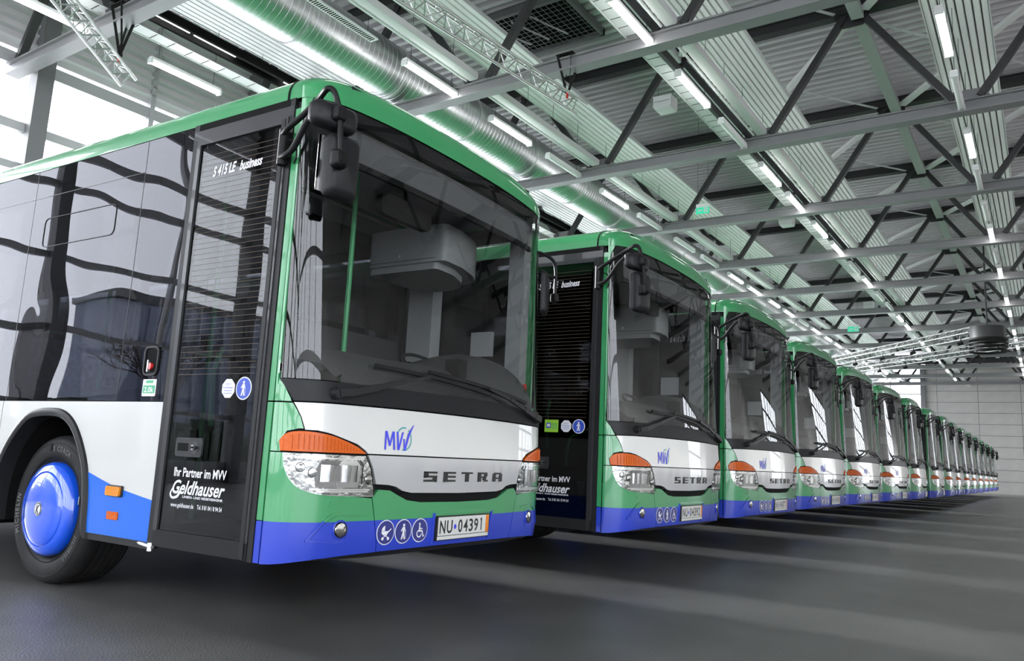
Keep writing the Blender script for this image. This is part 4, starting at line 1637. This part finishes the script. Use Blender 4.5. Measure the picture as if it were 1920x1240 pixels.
# ---- front door
dr = empty('front_door', parent=bus)
m_ = MB()
def fr(mb, x0, z0, x1, z1, t0, t1, m):
    mb.box((x0, t0, z0), (x1, t1, z1), m)
fr(m_, -.905, .37, -.86, 2.852, -.006, .05, 'rubber'); fr(m_, -.068, .37, -.032, 2.852, -.006, .05, 'rubber')
fr(m_, -.905, 2.815, -.03, 2.856, -.004, .05, 'gap')
m_.build('door_seal', dr, 0)
MB().box((-.90, -.008, 2.752), (-.034, .04, 2.812), 'doorframe').build('door_header', dr, 0)
m_ = MB()
pl_ = [(-.858, .46), (-.858, 2.745), (-.07, 2.745), (-.07, .46)]
fr(m_, -.858, .46, -.825, 2.75, -.012, .03, 'doorframe'); fr(m_, -.118, .46, -.07, 2.75, -.012, .03, 'doorframe')
fr(m_, -.825, 2.715, -.118, 2.75, -.012, .03, 'doorframe'); fr(m_, -.858, .375, -.07, .465, -.010, .03, 'black')
m_.build('door_frame', dr, 0)
MB().box((-.118, -.016, .38), (-.088, -.012, 2.74), 'rubber').build('closing_edge', dr, 0)
MB().box((-.826, .0, .465), (-.118, .006, 2.716), 'doorglass').build('door_glass', dr, 0)
m_ = MB()
for i in range(42):
    z = 1.33 + i * .032
    m_.box((-.80, -.0012, z), (-.15, .0, z + .0016), 'copper')
tag(m_.build('heating_wires', dr, 0), kind='stuff')
m_ = MB()
for q in (rect(-.826, .465, -.79, 2.716), rect(-.15, .465, -.118, 2.716)):
    m_.box((q[0][0], .007, q[0][1]), (q[2][0], .009, q[2][1]), 'gap')
m_.build('black_print', dr, 0)
dh = empty('door_handle', (-.625, 0, .93)); dh.parent = dr
dh_ = MB()
dh_.prism(ccw(rounded(rect(-.115, -.052, .115, .052), .02, 4)), right, -.004, .010, 'doorframe')
dh_.prism(ccw(rect(-.095, -.022, .0, .022)), right, .010, .0105, 'gap'); dh_.prism(ccw(circle(.055, 0, .036, n=20)), right, .010, .012, 'ink')
dh_.tube([(.055, -.012, 0), (.055, -.026, 0)], .014, 'steel', 12)
dh_.bar((.03, -.02, 0), (.08, -.02, 0), .012, .014, 'rubber')
o = dh_.build('lock_plate', None, 30); bpy.data.objects.remove(dh); o.parent = dr; o.location = (-.625, 0, .925)
dw = MB()
R_ = lambda u, v: (u, -.0022, v)
text_at(dw, 'S 415 LE', -.690, 2.50, -.485, .062, R_, 'inkwhite', .03, .25, slope=.03)
text_at(dw, 'business', -.455, 2.505, -.262, .058, R_, 'inkwhite', .03, .35, slope=.03)
dw.build('type_lettering', dr, 0)
dw = MB()
text_at(dw, 'Ihr Partner im MVV', -.735, .765, -.29, .050, R_, 'inkwhite', .02)
dw.build('slogan_lettering', dr, 0)
dw = MB()
text_at(dw, 'Geldhauser', -.735, .672, -.29, .075, R_, 'inkwhite', .02, .35)
dw.prism(ccw(smoothline([(-.735, .70), (-.755, .665), (-.73, .64), (-.68, .65), (-.655, .69), (-.668, .69), (-.69, .662), (-.725, .652), (-.742, .668), (-.728, .70)], 3)), lambda u, v, d: (u, -.0022 - d, v), 0, .0003, 'inkwhite')
dw.build('company_lettering', dr, 0)
dw = MB()
text_at(dw, 'LINIEN- UND REISEVERKEHR', -.64, .650, -.30, .013, R_, 'inkwhite', .02)
dw.build('tagline_lettering', dr, 0)
dw = MB()
text_at(dw, 'www.geldhauser.de', -.735, .598, -.535, .024, R_, 'inkwhite', .01)
dw.build('web_lettering', dr, 0)
dw = MB()
text_at(dw, 'Tel. 0 81 04 / 8 94 54', -.505, .598, -.30, .024, R_, 'inkwhite', .01)
dw.build('contact_lettering', dr, 0)
st = MB(); st.prism(ccw([(-.35 + .055 * math.cos(PI / 8 + PI / 4 * i), 1.25 + .055 * math.sin(PI / 8 + PI / 4 * i)) for i in range(8)]), right, .0, .002, 'inkwhite')
text_at(st, 'MVV', -.372, 1.267, -.328, .012, lambda u, v: (u, -.0026, v), 'iconblue'); text_at(st, 'Radlpfleger', -.392, 1.25, -.308, .012, lambda u, v: (u, -.0026, v), 'iconblue')
for z in (1.236, 1.222):
    st.box((-.385, -.0026, z), (-.315, -.0024, z + .003), 'iconblue')
st.build('octagon_sticker', dr, 0)
st = MB(); st.prism(ccw(circle(-.225, 1.25, .062, n=28)), right, 0, .002, 'inkwhite'); st.prism(ccw(circle(-.225, 1.25, .056, n=28)), right, .002, .0026, 'iconblue')
for pg in pict('walker', -.225, 1.25, .055):
    st.patch(ccw(pg), right, [], [], 'inkwhite', .0034, 0)
st.build('walker_sticker', dr, 0)
MB().tube([(-.60, .10, 1.05), (-.60, .08, 1.35), (-.60, .12, 1.5)], .016, 'pole', 8).build('grab_handle', dr)
m_ = MB(); m_.tube([(-1.15, .03, .385), (-.9, -.01, .372), (-.84, -.012, .368)], .010, 'steel', 8); m_.tube([(-.86, -.015, .345), (-.86, -.015, .39)], .014, 'steel', 8); m_.build('door_rod', bus)

# emergency lock, stickers, side lamps
m_ = MB()
rr = rounded(rect(-1.135, 1.335, -1.005, 1.50), .035, 4)
for p, q in zip(rr, rr[1:] + rr[:1]):
    m_.bar(right(p[0], p[1], .004), right(q[0], q[1], .004), .012, .012, 'rubber')
m_.box((-1.12, -.002, 1.35), (-1.02, 0, 1.485), 'gap')
m_.tube([(-1.07, 0, 1.385), (-1.07, -.018, 1.385)], .022, 'redlens', 12)
m_.bar((-1.07, -.02, 1.35), (-1.07, -.02, 1.42), .014, .012, 'steel')
m_.build('emergency_valve', bus, 30)
m_ = MB(); m_.prism(ccw(rounded(rect(-1.13, 1.208, -1.0, 1.308), .006, 2)), right, 0, .0015, 'inkwhite')
m_.prism(rect(-1.10, 1.285, -1.03, 1.302), right, .0015, .002, 'stgreen'); m_.prism(rect(-1.122, 1.225, -1.008, 1.272), right, .0015, .002, 'stgreen')
text_at(m_, '2.0k', -1.11, 1.232, -1.02, .032, lambda u, v: (u, -.0026, v), 'inkwhite', .02)
m_.build('green_sticker', bus, 0)
m_ = MB(); m_.prism(ccw(rounded(rect(-1.345, .615, -1.195, .680), .012, 3)), right, 0, .012, 'ink'); m_.prism(ccw(rounded(rect(-1.34, .620, -1.205, .674), .01, 3)), right, .012, .026, 'amber')
for i in range(7): m_.box((-1.325 + i * .017, -.0275, .628), (-1.322 + i * .017, -.026, .668), 'amber')
m_.build('side_indicator', bus, 30)
m_ = MB(); m_.prism(ccw(rounded(rect(-1.325, .482, -1.215, .528), .008, 3)), right, 0, .008, 'orange')
for x in (-1.305, -1.235): m_.tube([(x, -.008, .506), (x, -.010, .506)], .004, 'steel', 8)
m_.build('side_reflector', bus, 30)

# ---- mirrors
mr = empty('door_side_mirror', parent=bus)
m_ = MB(); m_.tube([(-.065, -.035, 2.46), (-.065, -.035, 2.66)], .026, 'black', 14); m_.box((-.10, -.035, 2.47), (-.04, .0, 2.65), 'black'); m_.build('mount', mr, 40)
arm = smoothline([(-.065, -.045, 2.63), (.0, -.06, 2.655), (.10, -.055, 2.71), (.22, -.07, 2.765), (.31, -.10, 2.79), (.345, -.085, 2.775), (.36, -.06, 2.70), (.37, -.05, 2.62), (.385, -.045, 2.50), (.39, -.045, 2.42)], 4)
MB().tube(arm, .016, 'black', 10).build('arm', mr)
arm = smoothline([(-.065, -.045, 2.50), (.0, -.055, 2.505), (.05, -.055, 2.54), (.15, -.07, 2.655), (.25, -.08, 2.73)], 4)
MB().tube(arm, .017, 'black', 10).build('arm', mr)


def shell(mb, c, ax_x, w_, h_, d_, m, taper=.85, r=.05):
    """rounded mirror housing; local axis ax_x is its width direction (horizontal), depth towards +n"""
    ax = Vector(ax_x).normalized(); n = Vector((0, 0, 1)).cross(ax) * -1
    c = Vector(c)
    secs = [(0, 1.0), (.35, 1.0), (.75, .93), (1.0, taper * .8)]
    loops = []
    for t, s_ in secs:
        pg = ccw(rounded(rect(-w_ / 2 * s_, -h_ / 2 * s_, w_ / 2 * s_, h_ / 2 * s_), r * s_, 4))
        loops.append([tuple(c + ax * u + Vector((0, 0, v)) + n * (d_ * t)) for u, v in pg])
    k = len(loops[0]); n0 = len(mb.v)
    for lp in loops: mb.v += lp
    for i in range(len(loops) - 1):
        for j in range(k):
            j2 = (j + 1) % k
            mb.face((n0 + i * k + j, n0 + i * k + j2, n0 + (i + 1) * k + j2, n0 + (i + 1) * k + j), m)
    mb.face([n0 + j for j in reversed(range(k))], m)
    mb.face([n0 + (len(loops) - 1) * k + j for j in range(k)], m)


m_ = MB(); shell(m_, (.29, .045, 2.41), (.2, 1, 0), .185, .345, .075, 'cover', .92, .035); m_.build('main_housing', mr, 50)
m_ = MB(); shell(m_, (.29, -.035, 2.655), (.25, 1, 0), .27, .135, .07, 'cover', .85, .05); m_.build('upper_housing', mr, 50)
m_ = MB(); m_.bar((.265, -.085, 2.41), (.305, .115, 2.41), .003, .30, 'mirrorglass'); m_.bar((.25, -.155, 2.655), (.31, .07, 2.655), .003, .10, 'mirrorglass'); m_.build('mirror_glass', mr, 0)
m_ = MB(); shell(m_, (.345, -.055, 2.66), (.1, 1, 0), .075, .085, .05, 'black', .9, .02); m_.build('clamp_block', mr, 50)
m_ = MB(); shell(m_, (.365, -.045, 2.415), (.1, 1, 0), .085, .095, .05, 'black', .9, .02); m_.tube([(.41, -.045, 2.39), (.432, -.045, 2.39)], .012, 'black', 10); m_.build('clamp_block', mr, 50)
m_ = MB(); m_.tube(smoothline([(-.05, -.03, 2.60), (.03, -.04, 2.58), (.045, -.03, 2.50), (.02, -.02, 2.46)], 4), .005, 'black', 6); m_.build('cable', mr)

ml = empty('driver_side_mirror', parent=bus)
m_ = MB(); m_.tube([(-.03, 2.58, 2.44), (-.03, 2.58, 2.64)], .022, 'black', 12); m_.build('mount', ml)
MB().tube(smoothline([(-.03, 2.58, 2.635), (.0, 2.70, 2.63), (.03, 2.80, 2.60), (.04, 2.84, 2.52), (.04, 2.845, 2.36), (.04, 2.845, 2.24)], 4), .014, 'black', 8).build('arm', ml)
MB().tube(smoothline([(-.03, 2.58, 2.455), (.01, 2.70, 2.455), (.035, 2.83, 2.46)], 4), .014, 'black', 8).build('arm', ml)
m_ = MB(); shell(m_, (.0, 2.70, 2.30), (-.42, 1, 0), .20, .36, .05, 'cover', .9, .04); m_.build('main_housing', ml, 50)
m_ = MB(); shell(m_, (.03, 2.83, 2.28), (.4, 1, 0), .06, .08, .05, 'black', .9, .02); m_.build('clamp_block', ml, 50)

# ---- cabin: dashboard, wheel, driver's seat, box over the windscreen, poles, seats
m_ = MB()
sec_ = [(-.55, 1.30), (-.60, 1.46), (-.52, 1.545), (-.30, 1.56), (-.06, 1.52), (.06, 1.44), (.10, 1.36), (.08, .90)]
ysd = [.33, .45, .75, 1.2, 1.55, 1.75, 2.0, 2.25, 2.42, 2.48]
zk = [-.10, -.02, 0, .0, .01, .08, .15, .13, .05, -.03]
for y, k in zip(ysd, zk):
    for x, z in sec_:
        m_.v.append((x + .03 * (1 - abs((y - 1.275) / 1.275) ** 2) - (.02 if y > .4 else -.04), y, z + (k if z > 1.4 else 0)))
ns = len(sec_)
for i in range(len(ysd) - 1):
    for j in range(ns - 1):
        a = i * ns + j
        m_.face((a, a + 1, a + ns + 1, a + ns), 'dash')
m_.build('dashboard', bus, 60)
MB().box((-.05, 1.52, 1.46), (.06, 1.62, 1.60), 'gap').build('dash_display', bus, 0)
sw = empty('steering_wheel', (-.62, 2.0, 1.62), parent=bus)
m_ = MB()
tl = math.radians(28)
ring_ = [(-.23 * math.sin(a) * math.sin(tl), .23 * math.cos(a), .23 * math.sin(a) * math.cos(tl) * .45) for a in [2 * PI * i / 28 for i in range(29)]]
m_.tube([(x + .0, y, z) for x, y, z in ring_], .014, 'black', 8, cap=False); m_.build('rim', sw)
m_ = MB(); m_.tube([(0, 0, 0), (.15, 0, -.3)], .03, 'black', 10); m_.bar((0, -.22, 0), (0, .22, 0), .05, .02, 'black'); m_.build('column', sw)
ds = empty('driver_seat', (-1.15, 1.95, .85), parent=bus)
m_ = MB(); m_.box((-.28, -.25, .38), (.25, .25, .50), 'seatdark'); m_.build('cushion', ds, 0)
m_ = MB()
pg = rounded([(-.24, .45), (.24, .45), (.27, .9), (.18, 1.18), (-.18, 1.18), (-.27, .9)], .06, 4)
m_.prism(ccw(pg), lambda u, v, d: (d - .25 - (v - .45) * .12, u, v), .06, -.08, 'seatdark'); m_.build('backrest', ds, 40)
m_ = MB(); m_.prism(ccw(rounded([(-.14, 1.2), (.14, 1.2), (.12, 1.36), (-.12, 1.36)], .04, 4)), lambda u, v, d: (d - .35, u, v), .05, -.05, 'seatdark'); m_.build('headrest', ds, 40)
m_ = MB(); m_.tube([(0, 0, 0), (0, 0, .4)], .12, 'trimdark', 10); m_.build('pedestal', ds)
m_ = MB()
pg = ccw([(.0, 2.16), (.05, 2.14), (.0, 2.42)])
bxp = [(-.92, 1.60), (-.18, 1.60), (-.20, 1.85), (-.28, 2.10), (-.38, 2.28), (-.55, 2.36), (-.92, 2.36)]
m_.prism(ccw(rounded(bxp, .05, 4)), lambda u, v, d: (u, v, d), 2.335, 2.61, 'trim')
m_.prism(ccw(rounded([(-.93, 1.62), (-.26, 1.62), (-.28, 1.85), (-.38, 2.10), (-.50, 2.24), (-.62, 2.30), (-.93, 2.30)], .05, 4)), lambda u, v, d: (u, v, d), 2.285, 2.335, 'trim')
m_.prism(ccw(rounded([(-.93, 1.64), (-.28, 1.64), (-.32, 1.9), (-.45, 2.15), (-.65, 2.25), (-.93, 2.25)], .05, 4)), lambda u, v, d: (u, v, d), 2.61, 2.63, 'trim')
m_.build('destination_box', bus, 35)
m_ = MB(); m_.box((-.90, 1.597, 2.36), (-.26, 1.60, 2.364), 'trimdark'); m_.tube([(-.6, 1.602, 2.40), (-.6, 1.594, 2.40)], .012, 'steel', 10); m_.build('box_seam', bus, 0)
for y0, y1, k_ in ((2.43, 2.53, 'trim'), (.02, .05, 'trimdark')):
    m_ = MB(); m_.box((-.16 if y0 > 1 else -.03, y0, 1.25), (-.02, y1, 2.84), k_); m_.build('inner_pillar', bus, 0)
m_ = MB(); m_.prism(ccw(rounded(rect(.74, 2.42, 1.24, 2.56), .05, 4)), lambda u, v, d: (d + .0, u, v - .06 * 0), -.03, -.08, 'black'); m_.tube([(-.06, 1.0, 2.55), (-.1, 1.02, 2.72)], .012, 'black', 6); m_.build('interior_mirror', bus, 30)
for x, y, z0, z1 in ((-.43, .92, .85, 2.85), (-.95, .30, .5, 2.82), (-2.9, .75, .66, 2.8), (-4.4, 1.8, .66, 2.8), (-5.9, .75, .66, 2.8)):
    MB().tube([(x, y, z0), (x, y, z1)], .017, 'pole', 10).build('grab_pole', bus)
MB().tube(smoothline([(-.43, .92, 1.2), (-.55, .72, 1.24), (-.62, .55, 1.15), (-.62, .5, .9)], 4), .017, 'pole', 8).build('grab_rail', bus)
MB().box((-1.32, 1.12, .85), (-1.28, 2.45, 1.9), 'trimdark').build('driver_partition', bus, 0)
MB().prism(ccw(rounded(rect(1.15, 1.95, 2.42, 2.75), .02, 2)), lambda u, v, d: (d, u, v), -1.29, -1.30, 'doorglass').build('partition_glass', bus, 0)
MB().box((-.5, 2.43, 1.75), (-.3, 2.47, 1.95), 'trim').build('driver_panel', bus, 0)


def bus_seat():
    s_ = empty('passenger_seat')
    m_ = MB(); m_.prism(ccw(rounded([(-.2, .38), (.22, .40), (.22, .50), (-.2, .48)], .03, 3)), lambda u, v, d: (u, d, v), .42, 0, 'seat'); m_.build('cushion', s_, 35)
    m_ = MB(); m_.prism(ccw(rounded([(-.22, .42), (-.12, .44), (-.2, 1.08), (-.28, 1.10)], .03, 3)), lambda u, v, d: (u, d, v), .42, 0, 'seat'); m_.build('backrest', s_, 35)
    m_ = MB(); m_.tube(smoothline([(-.25, .04, 1.0), (-.25, .06, 1.13), (-.25, .21, 1.15), (-.25, .36, 1.13), (-.25, .38, 1.0)], 3), .014, 'pole', 8); m_.build('seat_handle', s_)
    m_ = MB(); m_.box((-.1, .16, .0), (.1, .26, .4), 'trimdark'); m_.build('seat_foot', s_, 0)
    return s_


proto_seat = bus_seat()
seats = []
for i, x in enumerate([-3.3, -4.05, -4.8, -5.55, -6.3, -7.6, -8.4, -9.2, -10.0, -10.8]):
    for j, y in enumerate((.12, .55, 1.58, 2.01)):
        if not seats:
            s_ = proto_seat
        else:
            s_ = proto_seat.copy(); COL.objects.link(s_)
            for c in [q for q in COL.objects if q.parent == proto_seat]:
                d = c.copy(); COL.objects.link(d); d.parent = s_
        s_.parent = bus; s_.location = (x, y, .66)
        seats.append(s_)

# ---------------------------------------------------------------- the row of buses
children = {}
for o in COL.objects:
    if o.parent:
        children.setdefault(o.parent.name, []).append(o)


def copy_tree(o, parent, near):
    c = o.copy(); COL.objects.link(c); c.parent = parent
    for ch in children.get(o.name, []):
        if not near and ch.name.split('.')[0] in ('passenger_seat', 'access_pictogram', 'cloth_threads', 'nameplate', 'transit_logo', 'driver_seat', 'steering_wheel') and FARSKIP(ch, parent):
            continue
        copy_tree(ch, c, near)
    return c


def FARSKIP(ch, parent):
    return True


BUSES = [(0.0, 0.0, .028, '04391'), (.158, 3.377, .006, '04392'), (.075, 6.65, -.018, '04377'), (-.01, 10.2, -.032, '04388'), (.02, 13.65, -.035, '04385'),
         (.05, 17.3, -.045, '04380'), (.21, 20.75, .02, '04379'), (.29, 24.4, .02, '04378'), (.345, 27.8, .02, '04376'), (.335, 31.0, .02, '04375'),
         (.35, 34.8, .02, '04374'), (.37, 38.2, .02, '04373'), (.37, 42.4, .02, '04372'), (.37, 46.6, .02, '04371'), (.37, 50.8, .02, '04370'), (.37, 55.0, .02, '04369')]
WHERE = ['nearest of the row, plate NU 04391, front wheel in view', 'second in the row, plate NU 04392, behind the first bus',
         'third in the row, windscreen full of roof reflections', 'fourth in the row from the camera', 'fifth in the row from the camera', 'sixth in the row from the camera',
         'seventh in the row, last before the white end window', 'eighth in the row from the camera', 'ninth in the row from the camera', 'tenth in the row from the camera',
         'eleventh in the row from the camera', 'twelfth in the row from the camera', 'thirteenth in the row from the camera', 'fourteenth in the row, third from the far end',
         'fifteenth in the row, last but one', 'last and farthest of the row before the panelled wall']
all_buses = []
for i, (x, y, a, pl) in enumerate(BUSES):
    if i == 0:
        b = bus
    else:
        b = copy_tree(bus, None, i < 6)
    b.location = (x, y, 0)
    b.rotation_euler = (0, 0, a)
    tag(b, 'green, white and blue bus, ' + WHERE[i], 'bus', 'row of parked city buses')
    all_buses.append(b)
for i, b in enumerate(all_buses):
    if i < 6:
        npp = next(c for c in COL.objects if c.parent == b and c.name.startswith('number_plate'))
        plate_text(npp, BUSES[i][3])
# the second bus has a lime sticker besides
b = all_buses[1]
d2 = next(c for c in COL.objects if c.parent == b and c.name.startswith('front_door'))
m_ = MB(); m_.prism(ccw(rect(-.57, 1.195, -.43, 1.305)), right, 0, .002, 'lime')
m_.prism(ccw(rounded(rect(-.553, 1.23, -.505, 1.278), .01, 3)), right, .002, .0024, 'iconblue'); m_.prism(ccw(rounded(rect(-.545, 1.243, -.513, 1.268), .005, 2)), right, .0024, .0028, 'inkwhite')
for z in (1.265, 1.252, 1.239, 1.226): m_.box((-.495, -.0026, z), (-.44, -.002, z + .005), 'stgreen')
m_.build('lime_sticker', d2, 0)
